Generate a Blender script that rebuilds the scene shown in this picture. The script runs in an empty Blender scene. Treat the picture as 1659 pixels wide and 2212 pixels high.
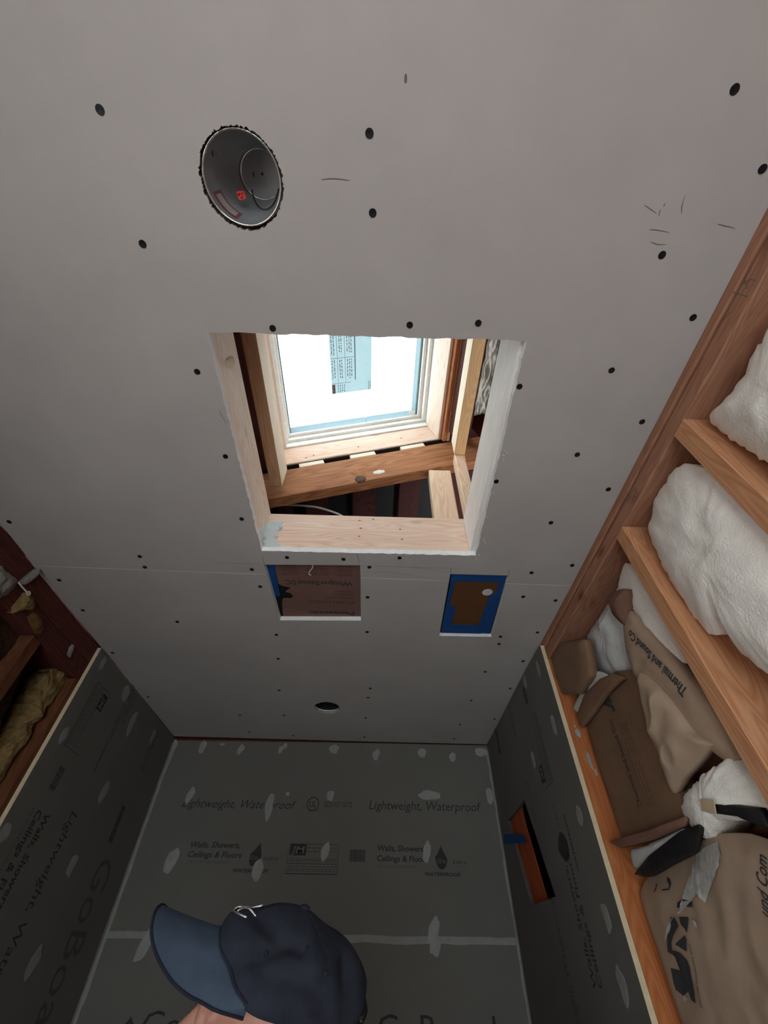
import bpy, bmesh, math, random
import numpy as np
from mathutils import Vector, Matrix, noise
from mathutils.geometry import tessellate_polygon

SC = bpy.context.scene
COL = SC.collection
R = math.radians
# ------------------------------------------------------------------ camera
cam_data = bpy.data.cameras.new('camera')
cam = bpy.data.objects.new('camera', cam_data)
COL.objects.link(cam)
cam_data.sensor_fit = 'HORIZONTAL'
cam_data.sensor_width = 36.0
cam_data.lens = 36.0 * 902.93 / 1659.0
cam_data.clip_start = 0.01
P_, Y_, RL_ = 0.8407, 0.0143, 0.0163
FW = Vector((math.cos(P_)*math.sin(Y_), math.cos(P_)*math.cos(Y_), math.sin(P_)))
RT = Vector((math.cos(Y_), -math.sin(Y_), 0)); UP = RT.cross(FW)
RT2 = math.cos(RL_)*RT + math.sin(RL_)*UP
UP2 = -math.sin(RL_)*RT + math.cos(RL_)*UP
M = Matrix((RT2, UP2, -FW)).transposed().to_4x4()
M.translation = (0, 0, 1.665)
cam.matrix_world = M
SC.camera = cam
# ------------------------------------------------------------------ world and light
wd = bpy.data.worlds.new('overcast_sky'); SC.world = wd; wd.use_nodes = True
bg = wd.node_tree.nodes['Background']
bg.inputs[0].default_value = (0.98, 0.985, 1.0, 1); bg.inputs[1].default_value = 6.0
SC.view_settings.view_transform = 'Standard'; SC.view_settings.look = 'None'
SC.view_settings.gamma = 1.0; SC.view_settings.use_curve_mapping = False
SC.view_settings.exposure = -0.1
SC.cycles.use_denoising = True
SC.cycles.max_bounces = 8

def area_light(name, loc, direction, sx, sy, power, color, portal=False):
    d = bpy.data.lights.new(name, 'AREA'); d.shape = 'RECTANGLE'; d.size = sx; d.size_y = sy
    d.energy = power; d.color = color
    if portal: d.cycles.is_portal = True
    o = bpy.data.objects.new(name, d); COL.objects.link(o)
    o.location = loc; o.rotation_euler = Vector(direction).to_track_quat('-Z', 'Z').to_euler()
    return o
# daylight from the room's window in the wall behind the camera
area_light('window_daylight', (-0.05, -1.07, 1.10), (0, 1, 0.0), 1.05, 1.35, 2.6, (1.0, 0.93, 0.90))
area_light('side_window_daylight', (-0.955, -0.50, 1.25), (1, 0, 0.0), 0.72, 1.05, 11.5, (1.0, 0.95, 0.90))
# ------------------------------------------------------------------ data (metres, measured once)
SCREWS = [[-0.3908, -0.0179], [-0.0286, -0.0039], [-0.0234, 0.0855], [-0.3887, 0.136], [0.4453, -0.0588], [0.5311, 0.0189], [0.4386, 0.1277], [0.5364, 0.2193], [0.0437, 0.2465], [0.1645, 0.2397], [-0.201, 0.2594], [-0.3587, 0.3447], [0.4319, 0.3174], [0.2657, 0.3552], [0.5372, 0.4237], [-0.3486, 0.5399], [0.4309, 0.5086], [0.2685, 0.5888], [0.5361, 0.6028], [-0.3506, 0.7304], [0.4331, 0.7145], [-0.9539, 0.7622], [-0.6633, 0.8837], [-0.6651, 0.9288], [-0.2538, 0.8718], [-0.0977, 0.8734], [0.0572, 0.8617], [0.435, 0.9098], [0.5395, 0.8738], [-0.361, 0.927], [-0.3505, 1.0046], [-0.0257, 0.9038], [-0.0309, 1.0435], [0.4392, 1.0219], [0.5418, 1.0362], [-0.9411, 0.9979], [-0.9399, 1.1489], [-0.6556, 1.2015], [-0.3402, 1.2652], [-0.0324, 1.2347], [0.5347, 1.2126], [0.4175, 1.2432], [0.4226, 1.2897], [-0.9518, 1.4109], [-0.3567, 1.4259], [0.4115, 1.4858], [0.5337, 1.4011], [-0.9465, 1.7635], [-0.3886, 1.6769], [-0.0196, 1.6425], [-0.0288, 1.7255], [0.3997, 1.7295], [0.5354, 1.615], [-0.4021, 1.9183], [-0.5986, 1.9288], [-0.0389, 1.9285], [0.3901, 1.9763], [0.5322, 1.9078], [-0.5929, 2.1166], [-0.3886, 2.1503], [-0.0462, 2.1482], [0.3863, 2.1468]]
PENCIL = [[[-0.0985, 0.0479], [-0.0843, 0.0464], [-0.0709, 0.0466], [-0.0574, 0.0478]], [[0.3823, 0.0647], [0.3935, 0.0694], [0.4048, 0.0742]], [[0.4099, 0.0775], [0.408, 0.069]], [[0.4115, 0.0661], [0.4119, 0.0611]], [[0.4423, 0.0732], [0.4385, 0.0642], [0.4369, 0.0516]], [[0.4036, 0.0947], [0.4159, 0.095], [0.4351, 0.0974]], [[0.4121, 0.1103], [0.4246, 0.1136], [0.4376, 0.1133]], [[0.5038, 0.0848], [0.5195, 0.0873], [0.5335, 0.0893]], [[-0.3358, 0.4244], [-0.3328, 0.4402], [-0.3271, 0.4574]], [[-0.4526, 0.9027], [-0.316, 0.9013]], [[-0.3219, 0.8668], [-0.3216, 0.9035]], [[-0.06, 0.8473], [-0.053, 0.8949]], [[-0.0518, 0.8988], [0.1075, 0.9005], [0.2044, 0.9209]], [[0.0421, 0.8991], [0.233, 0.8996]], [[0.2038, 0.8968], [0.2076, 0.9249]], [[0.3673, 0.8963], [0.3736, 0.9245]], [[-0.0507, 0.9249], [0.0432, 0.9252], [0.2039, 0.9585]]]
FAR_TEXT = [['Lightweight, Waterproof', [-0.834, 2.1579], 0.4992, 0.0325, 0.35, 0.0], ['Lightweight, Waterproof', [-0.0133, 2.1633], 0.497, 0.0345, 0.18, 0.0], ['Walls, Showers,', [-0.7476, 2.0198], 0.2049, 0.0197, 0.2, 0.02], ['Ceilings & Floors', [-0.7479, 1.9884], 0.2198, 0.0192, 0.2, 0.02], ['JM COM/GOBOARD', [-0.7437, 1.9695], 0.1722, 0.0087, 0.2, 0], ['Walls, Showers,', [0.0267, 2.0195], 0.1981, 0.0198, 0.05, 0.02], ['Ceilings & Floors', [0.0255, 1.9866], 0.2105, 0.0193, 0.05, 0.02], ['JM.COM/GOBOARD', [0.026, 1.9663], 0.1655, 0.0087, 0, 0], ['WATERPROOF', [-0.5517, 1.9436], 0.1422, 0.0113, 0.2, 0.03], ['WATERPROOF', [0.2183, 1.9433], 0.1457, 0.0114, 0, 0.03], ['0.50 in', [-0.4348, 1.9828], 0.0563, 0.0103, 0.1, 0.01], ['0.50 in', [0.3373, 1.9824], 0.0554, 0.0103, 0, 0.01], ['12.7 mm', [-0.4231, 1.9727], 0.0449, 0.0058, 0.1, 0], ['12.7 mm', [0.3485, 1.9724], 0.0417, 0.0058, 0, 0], ['20231027 10172', [-0.2116, 2.1685], 0.1225, 0.0207, 0, 0], ['LISTED', [-0.2786, 2.1521], 0.0485, 0.0068, 0, 0.02], ['GoBoard', [-0.7399, 1.5303], 0.3907, 0.0581, 0.0, 0.0], ['GoBoard', [0.0379, 1.5281], 0.3961, 0.0603, 0, 0]]
FAR_DROPS = [[-0.4948, 2.0436], [-0.4789, 1.9633], [-0.4581, 1.9942], [0.2938, 2.0442], [0.291, 1.9636], [0.3221, 1.991], [-0.8136, 1.5749], [-0.7834, 1.5112], [-0.7623, 1.5301]]
FAR_BOX = [[-0.3421, 2.0382], [-0.1335, 2.0414], [-0.1332, 1.944], [-0.3385, 1.941], [-0.3354, 2.0383], [-0.2678, 2.0], [-0.0868, 2.0223], [-0.0254, 1.983], [-0.2892, 2.1966], [-0.235, 2.1596]]
FAR_MUD = [[-0.9608, 2.4043, 0.0154, 0.0268], [-0.822, 2.4009, 0.0165, 0.0288], [-0.6376, 2.3923, 0.0143, 0.0225], [-0.4472, 2.3941, 0.0111, 0.0164], [-0.4281, 2.4109, 0.01, 0.0145], [-0.1901, 2.4032, 0.0223, 0.0196], [0.0139, 2.3828, 0.0167, 0.0245], [0.2347, 2.3932, 0.019, 0.0205], [0.3808, 2.3799, 0.0156, 0.0203], [-0.8111, 2.2016, 0.0143, 0.0319], [-0.4532, 2.1644, 0.0172, 0.0433], [-0.379, 2.2144, 0.0093, 0.008], [-0.1877, 2.2125, 0.0176, 0.0214], [-0.8082, 1.9773, 0.0242, 0.0398], [-0.4517, 1.9508, 0.0222, 0.0317], [-0.188, 2.0162, 0.0153, 0.0305], [0.2326, 2.0196, 0.0183, 0.0338], [0.2435, 1.7882, 0.0226, 0.035], [0.245, 1.7426, 0.0221, 0.0202], [0.531, 2.2215, 0.0147, 0.0326], [0.5228, 2.4029, 0.0293, 0.0186], [-0.8089, 1.7454, 0.0217, 0.0479], [-0.7323, 2.413, 0.0133, 0.0062], [0.2584, 2.2221, 0.0525, 0.018]]
LEFT_PTS = {'walls': [[1.5256, 1.9831], [1.5243, 1.8828]], 'ceil': [[1.489, 1.9807], [1.4914, 1.868]], 'light': [[1.6631, 2.0158], [1.6476, 1.8589], [1.6596, 1.7854]], 'board1': [[1.6835, 2.4371], [1.6975, 2.3462]], 'goboard': [[1.9977, 2.3997], [1.9963, 2.2956]], 'waterproof': [[1.6834, 2.2246], [1.6663, 2.1514]], 'small': [[1.6602, 2.2886], [1.6777, 2.2463]], 'box': [[1.4465, 2.3484], [1.5379, 2.3477], [1.5359, 2.1431], [1.4418, 2.1456]], 'jm': [[1.521, 2.335], [1.5231, 2.282]], 'barcode': [[1.4979, 2.0939], [1.4859, 2.0346]], 'barcode2': [[1.979, 2.1005], [1.9679, 1.9905]]}
LEFT_MUD = [[1.4152, 2.4026, 0.0133, 0.0234], [1.6361, 2.3964, 0.0269, 0.0283], [1.768, 2.3357, 0.0216, 0.0446], [1.4162, 2.1594, 0.0151, 0.0241], [1.7868, 2.1028, 0.0197, 0.0347], [1.7875, 1.9018, 0.0222, 0.0292], [1.3967, 1.9112, 0.0183, 0.0219], [1.8088, 1.6851, 0.0241, 0.0342], [1.9808, 2.3644, 0.0165, 0.0304]]
RIGHT_MUD = [[1.3368, 2.3768, 0.0122, 0.0277], [1.4885, 2.4017, 0.0183, 0.026], [1.337, 2.1927, 0.0164, 0.0294], [1.5928, 2.1795, 0.0183, 0.0258], [1.3337, 1.9635, 0.0189, 0.022], [1.3431, 1.768, 0.0208, 0.0268], [1.3595, 1.6605, 0.0234, 0.0296], [2.3406, 2.0142, 0.0469, 0.0394]]
RIGHT_PTS = {'box': [[1.4707, 2.281], [1.4611, 2.0761], [1.5463, 2.0761], [1.5521, 2.2869]], 'jm': [[1.5457, 2.1437], [1.5387, 2.0948]], 'barcode': [[1.5189, 2.3986], [1.5213, 2.3395]], 'barcode2': [[2.0112, 2.4266], [1.9816, 2.3297]], 'walls': [[1.5178, 1.6593], [1.4819, 1.8597]], 'ceil': [[1.5679, 1.6666], [1.5151, 1.8738]], 'drop': [[1.5593, 1.9195], [1.4766, 1.9503], [1.496, 1.9013]], 'wp': [[1.4486, 1.8555], [1.4372, 1.9859]], 'light': [[1.7399, 1.6003], [1.7393, 1.8167]], 'goboard': [[1.6579, 2.0338], [1.7385, 2.1061]]}
NICHE = [[1.7891, 2.1085], [2.0621, 2.0995], [1.9456, 1.8385], [1.6746, 1.8346]]
TAPE = [[2.1549, 2.0742], [1.8953, 2.0259], [1.8615, 2.0049], [1.8769, 1.9957], [2.1733, 2.045]]
RIGHT_SEAM = [[0.5522, 2.2053, 2.443]]
BAGS = {'C9': (0.615, [[1.268, 1.8022], [1.2022, 1.823], [1.108, 1.831], [1.0103, 1.8351], [0.9506, 1.8445], [0.8927, 1.8419], [0.826, 1.8294], [0.7744, 1.803], [0.8103, 1.7404], [0.76, 1.63], [0.725, 1.4], [0.72, 1.05], [1.0, 0.98], [1.25, 1.05], [1.266, 1.4], [1.268, 1.6287], [1.268, 1.6951], [1.268, 1.7592]]), 'C4': (0.617, [[1.2478, 2.1686], [1.1276, 2.2079], [1.0062, 2.1994], [0.9119, 2.1451], [0.9335, 2.0451], [0.9626, 1.947], [0.975, 1.8829], [1.012, 1.8717], [1.1468, 1.8812], [1.268, 1.9028], [1.268, 1.9792], [1.268, 2.0752]]), 'C5': (0.583, [[1.268, 1.895], [1.1934, 1.8908], [1.0522, 1.879], [0.9228, 1.8727], [0.9411, 1.8616], [1.0689, 1.8628], [1.2226, 1.8752]]), 'C8': (0.583, [[1.1969, 1.8257], [1.1107, 1.843], [0.9593, 1.8574], [0.893, 1.8547], [0.9438, 1.824], [1.034, 1.82], [1.141, 1.8134]]), 'C8w': (0.59, [[1.1925, 1.8654], [1.1069, 1.8617], [0.9604, 1.8613], [0.9639, 1.8563], [1.0839, 1.8427], [1.1984, 1.8355]]), 'C6': (0.605, [[0.956, 1.8958], [0.913, 1.9134], [0.8374, 1.9204], [0.7791, 1.9231], [0.7584, 1.896], [0.7528, 1.8502], [0.78, 1.8352], [0.8613, 1.8552], [0.9246, 1.8397], [0.9605, 1.8644]]), 'C7': (0.59, [[0.8696, 1.8882], [0.8347, 1.8756], [0.7456, 1.8453], [0.7481, 1.82], [0.7943, 1.844], [0.8534, 1.8619], [0.8828, 1.8711]]), 'C3a': (0.61, [[0.8718, 2.2688], [0.8324, 2.2645], [0.8083, 2.1957], [0.7787, 2.1016], [0.7556, 2.0075], [0.763, 1.9181], [0.794, 1.9279], [0.8154, 1.9577], [0.839, 2.0078], [0.8891, 2.117], [0.9267, 2.1467], [0.9139, 2.2111]]), 'C3b': (0.595, [[0.885, 2.1341], [0.8586, 2.11], [0.8312, 2.0588], [0.8151, 2.0109], [0.8064, 1.9781], [0.7809, 1.947], [0.8337, 1.9363], [0.9032, 1.926], [0.9507, 1.9152], [0.9429, 1.9661], [0.9337, 2.0303], [0.911, 2.0902]]), 'C3r': (0.6, [[0.8789, 2.3369], [0.836, 2.325], [0.7979, 2.3013], [0.8248, 2.2695], [0.8596, 2.2407], [0.8755, 2.2577], [0.8905, 2.2949]]), 'C2a': (0.645, [[0.8838, 2.374], [0.8274, 2.374], [0.8335, 2.374], [0.9002, 2.2959], [0.9663, 2.2424], [1.0261, 2.1952], [1.1392, 2.2645], [1.1572, 2.3223], [1.1257, 2.374], [1.049, 2.374], [0.971, 2.374]]), 'C2b': (0.625, [[0.8127, 2.374], [0.7818, 2.374], [0.7751, 2.2605], [0.7787, 2.1122], [0.7853, 2.0208], [0.8067, 2.0672], [0.8223, 2.1697], [0.8419, 2.2689], [0.8614, 2.3468]]), 'C1': (0.58, [[1.268, 2.374], [1.1671, 2.374], [1.0281, 2.305], [1.0406, 2.2561], [1.0663, 2.2164], [1.1616, 2.2096], [1.268, 2.2579], [1.268, 2.3226]]), 'C1b': (0.592, [[1.2442, 2.1862], [1.159, 2.2087], [1.0479, 2.1997], [0.981, 2.1797], [0.9469, 2.1519], [1.0462, 2.1571], [1.1583, 2.1511], [1.2407, 2.15]]), 'C1w': (0.6, [[1.268, 2.2175], [1.176, 2.2302], [1.0616, 2.2276], [1.0268, 2.1969], [1.1202, 2.204], [1.2278, 2.1862]]), 'B': (0.6, [[0.4628, 2.3515], [0.5185, 2.3718], [0.5805, 2.3695], [0.6388, 2.3347], [0.6595, 2.2545], [0.6595, 2.184], [0.6595, 2.1227], [0.647, 2.0797], [0.6156, 2.0657], [0.6156, 2.0278], [0.5942, 1.9775], [0.5504, 1.9305], [0.469, 1.9528], [0.4357, 2.0304], [0.4225, 2.13], [0.4285, 2.2606]]), 'A': (0.6, [[0.1057, 2.3169], [0.171, 2.3432], [0.2286, 2.3516], [0.3013, 2.3424], [0.3571, 2.3618], [0.3715, 2.3436], [0.3691, 2.2651], [0.3613, 2.2036], [0.3617, 2.1085], [0.3116, 2.0863], [0.2, 2.1772]])}
PLATE_MARKS = [[[0.568, 0.173, 2.4232], [0.568, 0.1718, 2.4024], [0.568, 0.1707, 2.3849]], [[0.568, 0.1504, 2.4134], [0.568, 0.1623, 2.394]], [[0.568, 0.1578, 2.411], [0.568, 0.1491, 2.3987], [0.568, 0.1482, 2.3863]], [[0.568, 0.2125, 2.4109], [0.568, 0.1987, 2.4036]], [[0.568, 0.6098, 2.4025], [0.568, 0.5942, 2.4004], [0.568, 0.5961, 2.4109], [0.568, 0.6083, 2.409]], [[0.568, 0.5957, 2.4239], [0.568, 0.5913, 2.3792]], [[0.568, 0.5778, 2.4019], [0.568, 0.569, 2.4009], [0.568, 0.5678, 2.3928], [0.568, 0.5853, 2.3946], [0.568, 0.5774, 2.3787]], [[0.568, 0.4966, 2.3979], [0.568, 0.4821, 2.3974]]]
FILM = [[[0.9709, 1.8298], [0.904, 1.8331], [0.902, 1.8113], [0.9332, 1.791], [0.9969, 1.7615], [1.0082, 1.7749], [1.0595, 1.7607], [1.0946, 1.7539], [1.0539, 1.7795], [1.011, 1.8075]], [[1.1486, 1.7414], [1.1151, 1.7555], [1.1441, 1.7346], [1.1813, 1.7171]], [[1.0526, 1.7447], [1.0434, 1.741], [1.044, 1.7327], [1.0523, 1.7356]], [[1.1786, 1.6508], [1.1695, 1.6465], [1.1789, 1.6424], [1.1935, 1.6448]]]
LBAGS = {'L7': (-1.03, [[0.8785, 2.301], [0.9661, 2.3442], [1.0374, 2.3407], [1.1074, 2.3325], [1.1698, 2.3165], [1.1949, 2.2282], [1.2361, 2.1167], [1.2126, 2.018]]), 'L1': (-0.979, [[0.8195, 2.3281], [0.851, 2.3673], [0.8908, 2.3727], [0.9202, 2.3777], [0.9303, 2.3542], [0.9155, 2.3129], [0.8898, 2.2687]]), 'L2': (-0.972, [[0.9255, 2.3758], [0.9394, 2.4301], [0.9498, 2.4425], [0.9571, 2.4279], [0.9452, 2.3787]]), 'L3': (-0.976, [[0.9758, 2.3077], [0.9662, 2.3382], [0.9692, 2.3747], [0.9939, 2.3742], [1.0171, 2.3672], [1.0223, 2.3505], [0.9962, 2.3323]]), 'L4': (-0.99, [[1.0225, 2.3318], [1.039, 2.3586], [1.0703, 2.3643], [1.1168, 2.3474], [1.119, 2.3301], [1.0925, 2.3137]]), 'L5': (-1.02, [[1.295, 1.9998], [1.2929, 2.0542], [1.2873, 2.1557], [1.2761, 2.2985], [1.3156, 2.3674], [1.3619, 2.4018], [1.3556, 2.3075], [1.3388, 2.2106], [1.3345, 2.1161], [1.3324, 2.021], [1.3331, 1.9676]]), 'L6': (-0.985, [[1.2553, 2.343], [1.2449, 2.3645], [1.2518, 2.3852], [1.266, 2.3734], [1.2742, 2.3454]])}
EMBLEM = [[[1.087, 1.7697], [1.0631, 1.7728], [1.0338, 1.766], [1.0394, 1.7593], [1.0678, 1.7627], [1.0941, 1.7628]], [[1.129, 1.7526], [1.1152, 1.7511], [1.1059, 1.7385], [1.1373, 1.7268], [1.1533, 1.7172], [1.1642, 1.7023], [1.1779, 1.7067], [1.1607, 1.7279]], [[1.0966, 1.7503], [1.0622, 1.7479], [1.0733, 1.7385], [1.0814, 1.728], [1.086, 1.7343], [1.0944, 1.7398]], [[1.137, 1.7155], [1.0896, 1.7255], [1.0876, 1.7195], [1.1044, 1.7046], [1.1215, 1.711]], [[1.1566, 1.7081], [1.1312, 1.7044], [1.1137, 1.6943], [1.1137, 1.6839], [1.1237, 1.6692], [1.1415, 1.642], [1.1566, 1.6452], [1.1426, 1.6691], [1.1341, 1.6879], [1.1476, 1.6969], [1.1627, 1.7022]], [[1.1919, 1.6857], [1.1559, 1.6805], [1.1508, 1.6691], [1.1561, 1.6561], [1.1671, 1.6615], [1.1846, 1.6501], [1.2062, 1.6573], [1.2031, 1.669]], [[1.1555, 1.8075], [1.1536, 1.8024], [1.1656, 1.7942], [1.1774, 1.7931], [1.1682, 1.7969], [1.1606, 1.8008]], [[1.1052, 1.8097], [1.094, 1.8049], [1.0935, 1.7991], [1.1059, 1.7903], [1.134, 1.7915], [1.1328, 1.7943], [1.1095, 1.7929], [1.1028, 1.7979], [1.1087, 1.8032]]]
CORNER = [[0.572, 0.8454, 1.8806], [0.572, 0.8121, 1.8719], [0.57, 0.82, 1.8542], [0.572, 0.8565, 1.8656]]
LWIRE = [[-0.955, 0.9056, 2.3572], [-0.955, 0.9243, 2.3565], [-0.955, 0.9447, 2.3567], [-0.955, 0.9551, 2.3537], [-0.955, 0.9591, 2.3583], [-0.955, 0.9542, 2.3624], [-0.955, 0.9483, 2.3595]]

XL, XR, YF, ZC = -0.9695, 0.555, 2.2053, 2.44
YL, YR, YS = 1.363, 1.269, 0.962
# ------------------------------------------------------------------ materials
MATS = {}
def new_mat(name, rough=0.8, spec=0.3):
    m = bpy.data.materials.new(name); m.use_nodes = True
    nt = m.node_tree; b = nt.nodes['Principled BSDF']
    b.inputs['Roughness'].default_value = rough
    b.inputs['Specular IOR Level'].default_value = spec
    MATS[name] = m
    return m, nt, b
def rgba(c): return (c[0], c[1], c[2], 1)
def coords(nt, scale=(1, 1, 1), rnd=True):
    tc = nt.nodes.new('ShaderNodeTexCoord'); mp = nt.nodes.new('ShaderNodeMapping')
    mp.inputs['Scale'].default_value = scale
    src = tc.outputs['Object']
    if rnd:
        oi = nt.nodes.new('ShaderNodeObjectInfo'); ml = nt.nodes.new('ShaderNodeMath'); ml.operation = 'MULTIPLY'
        ml.inputs[1].default_value = 37.0
        nt.links.new(oi.outputs['Random'], ml.inputs[0])
        ad = nt.nodes.new('ShaderNodeVectorMath'); ad.operation = 'ADD'
        nt.links.new(src, ad.inputs[0]); nt.links.new(ml.outputs[0], ad.inputs[1]); src = ad.outputs[0]
    nt.links.new(src, mp.inputs[0])
    return mp.outputs[0]
def noise_tex(nt, vec, scale, detail=4, rough=0.6):
    n = nt.nodes.new('ShaderNodeTexNoise'); n.inputs['Scale'].default_value = scale
    n.inputs['Detail'].default_value = detail; n.inputs['Roughness'].default_value = rough
    nt.links.new(vec, n.inputs['Vector']); return n.outputs['Fac']
def ramp(nt, fac, stops):
    r = nt.nodes.new('ShaderNodeValToRGB'); e = r.color_ramp.elements
    while len(e) < len(stops): e.new(0.5)
    for k, (p, c) in zip(e, stops): k.position = p; k.color = rgba(c)
    nt.links.new(fac, r.inputs[0]); return r.outputs[0]
def bump(nt, b, h, strength=0.2, dist=0.002):
    bp = nt.nodes.new('ShaderNodeBump'); bp.inputs['Strength'].default_value = strength
    bp.inputs['Distance'].default_value = dist
    nt.links.new(h, bp.inputs['Height']); nt.links.new(bp.outputs[0], b.inputs['Normal'])
def mottled(name, c, var=0.08, scale=8, rough=0.85, spec=0.2, bs=0.15, bscale=400, bd=0.0006):
    m, nt, b = new_mat(name, rough, spec); v = coords(nt)
    f = noise_tex(nt, v, scale)
    lo = [x*(1-var) for x in c]; hi = [min(1, x*(1+var)) for x in c]
    nt.links.new(ramp(nt, f, [(0.3, lo), (0.7, hi)]), b.inputs['Base Color'])
    if bs: bump(nt, b, noise_tex(nt, v, bscale, 3), bs, bd)
    return m
def plain(name, c, rough=0.7, spec=0.3, metal=0.0):
    m, nt, b = new_mat(name, rough, spec); v = coords(nt)
    f = noise_tex(nt, v, 60)
    nt.links.new(ramp(nt, f, [(0.3, [x*0.93 for x in c]), (0.7, [min(1, x*1.05) for x in c])]), b.inputs['Base Color'])
    b.inputs['Metallic'].default_value = metal
    return m
def wood(name, light, dark, axis, rough=0.75, rings=1.0, knots=True):
    """sawn lumber: streaks along axis, growth bands across it"""
    m, nt, b = new_mat(name, rough, 0.25)
    sc = [26, 26, 26]; sc['xyz'.index(axis)] = 1.6
    v = coords(nt, sc)
    f1 = noise_tex(nt, v, 1.0, 3, 0.55)
    sc2 = [1, 1, 1]; sc2['xyz'.index(axis)] = 0.10
    v2 = coords(nt, sc2)
    nn = noise_tex(nt, v2, 14, 2)
    mul = nt.nodes.new('ShaderNodeMath'); mul.operation = 'MULTIPLY'; mul.inputs[1].default_value = 22*rings
    nt.links.new(nn, mul.inputs[0])
    fr = nt.nodes.new('ShaderNodeMath'); fr.operation = 'PINGPONG'; fr.inputs[1].default_value = 0.5
    nt.links.new(mul.outputs[0], fr.inputs[0])
    mx = nt.nodes.new('ShaderNodeMath'); mx.operation = 'MULTIPLY_ADD'; mx.inputs[1].default_value = 0.85; 
    nt.links.new(fr.outputs[0], mx.inputs[0])
    h = nt.nodes.new('ShaderNodeMath'); h.operation = 'MULTIPLY'; h.inputs[1].default_value = 0.55
    nt.links.new(f1, h.inputs[0]); nt.links.new(h.outputs[0], mx.inputs[2])
    col = ramp(nt, mx.outputs[0], [(0.15, light), (0.50, [(a+c)/2 for a, c in zip(light, dark)]), (0.80, dark)])
    if knots:
        vo = nt.nodes.new('ShaderNodeTexVoronoi'); vo.inputs['Scale'].default_value = 1.0
        sk = [9, 9, 9]; sk['xyz'.index(axis)] = 4.0
        nt.links.new(coords(nt, sk), vo.inputs['Vector'])
        kr = ramp(nt, vo.outputs['Distance'], [(0.03, (0.30, 0.18, 0.12)), (0.13, (1, 1, 1))])
        mm = nt.nodes.new('ShaderNodeMixRGB'); mm.blend_type = 'MULTIPLY'; mm.inputs[0].default_value = 0.75
        nt.links.new(col, mm.inputs[1]); nt.links.new(kr, mm.inputs[2]); col = mm.outputs[0]
    nt.links.new(col, b.inputs['Base Color'])
    bump(nt, b, mx.outputs[0], 0.25, 0.001)
    return m
m_paper = mottled('drywall_paper', (0.445, 0.402, 0.382), 0.05, 5, 0.9, 0.15, 0.25, 300)
m_gyps = mottled('gypsum_core', (0.84, 0.84, 0.84), 0.06, 60, 0.95, 0.1, 0.8, 160, 0.003)
m_edgeshade = mottled('shaded_torn_edge', (0.10, 0.075, 0.07), 0.3, 200)  # cut hole edges darkened, their shade put into the torn brown
m_board = mottled('foam_board_grey', (0.150, 0.139, 0.127), 0.05, 4, 0.85, 0.2, 0.2, 250)
m_boardedge = mottled('foam_board_edge', (0.62, 0.50, 0.34), 0.08, 60, 0.95, 0.1, 0.4, 300)
m_ink = plain('printing_ink', (0.045, 0.045, 0.05), 0.8, 0.2)
m_inkw = plain('wall_printing_ink', (0.040, 0.038, 0.038), 0.8, 0.2)
m_inkfaint = plain('faded_printing_ink', (0.088, 0.081, 0.076), 0.8, 0.2)
m_inkred = plain('brown_printing_ink', (0.12, 0.05, 0.04), 0.8, 0.2)
m_pencil = plain('graphite', (0.12, 0.11, 0.11), 0.7, 0.3)
m_mud = mottled('joint_compound', (0.31, 0.30, 0.285), 0.10, 40, 0.9, 0.15, 0.3, 120, 0.001)
m_mudthin = mottled('thin_joint_compound', (0.265, 0.26, 0.25), 0.10, 40, 0.9, 0.15, 0.3, 120, 0.001)
PINE = ((0.88, 0.70, 0.58), (0.74, 0.47, 0.34))
m_pine_x = wood('pine_along_x', *PINE, 'x'); m_pine_y = wood('pine_along_y', (0.88, 0.77, 0.67), (0.74, 0.55, 0.43), 'y')
m_pale_y = wood('pale_pine_along_y', (0.93, 0.85, 0.70), (0.84, 0.70, 0.52), 'y', knots=False)
m_pine_z = wood('pine_along_z', (0.82, 0.64, 0.48), (0.62, 0.40, 0.26), 'z', rings=1.6)
m_fir_y = wood('orange_fir_along_y', (0.60, 0.26, 0.12), (0.42, 0.14, 0.06), 'y', knots=False)
m_stud = wood('stud_along_z', (0.60, 0.31, 0.17), (0.42, 0.17, 0.075), 'z')
m_studor = wood('orange_stud', (0.46, 0.165, 0.055), (0.33, 0.085, 0.025), 'z', knots=False)
m_plate = wood('plate_along_y', (0.40, 0.20, 0.125), (0.28, 0.115, 0.068), 'y')
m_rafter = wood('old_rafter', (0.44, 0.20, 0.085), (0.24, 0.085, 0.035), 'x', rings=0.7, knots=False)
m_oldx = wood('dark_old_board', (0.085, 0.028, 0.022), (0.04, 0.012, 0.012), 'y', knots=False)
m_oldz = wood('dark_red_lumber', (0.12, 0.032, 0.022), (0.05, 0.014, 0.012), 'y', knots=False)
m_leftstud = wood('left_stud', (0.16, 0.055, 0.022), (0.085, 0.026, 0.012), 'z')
m_tornwood = plain('torn_orange_wood', (0.50, 0.22, 0.08), 0.8)
m_knot = mottled('knot_wood', (0.16, 0.11, 0.09), 0.3, 90, 0.8, 0.2, 0.5, 120, 0.002)
m_fiber = mottled('white_fiberglass', (0.86, 0.815, 0.755), 0.05, 25, 1.0, 0.0, 0.7, 220, 0.0025)
m_fibergrey = mottled('grey_fiberglass', (0.58, 0.58, 0.57), 0.08, 30, 1.0, 0.0, 0.7, 220, 0.0025)
m_fiberyel = mottled('yellow_fiberglass', (0.21, 0.14, 0.06), 0.35, 60, 1.0, 0.0, 0.9, 90, 0.006)
m_fiberold = mottled('old_brown_fiberglass', (0.15, 0.075, 0.03), 0.3, 30, 1.0, 0.0, 0.9, 90, 0.006)
m_fibergreydk = mottled('dark_grey_fiberglass', (0.26, 0.24, 0.22), 0.2, 30, 1.0, 0.0, 0.9, 90, 0.006)  # darker grey than the white batts
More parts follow.
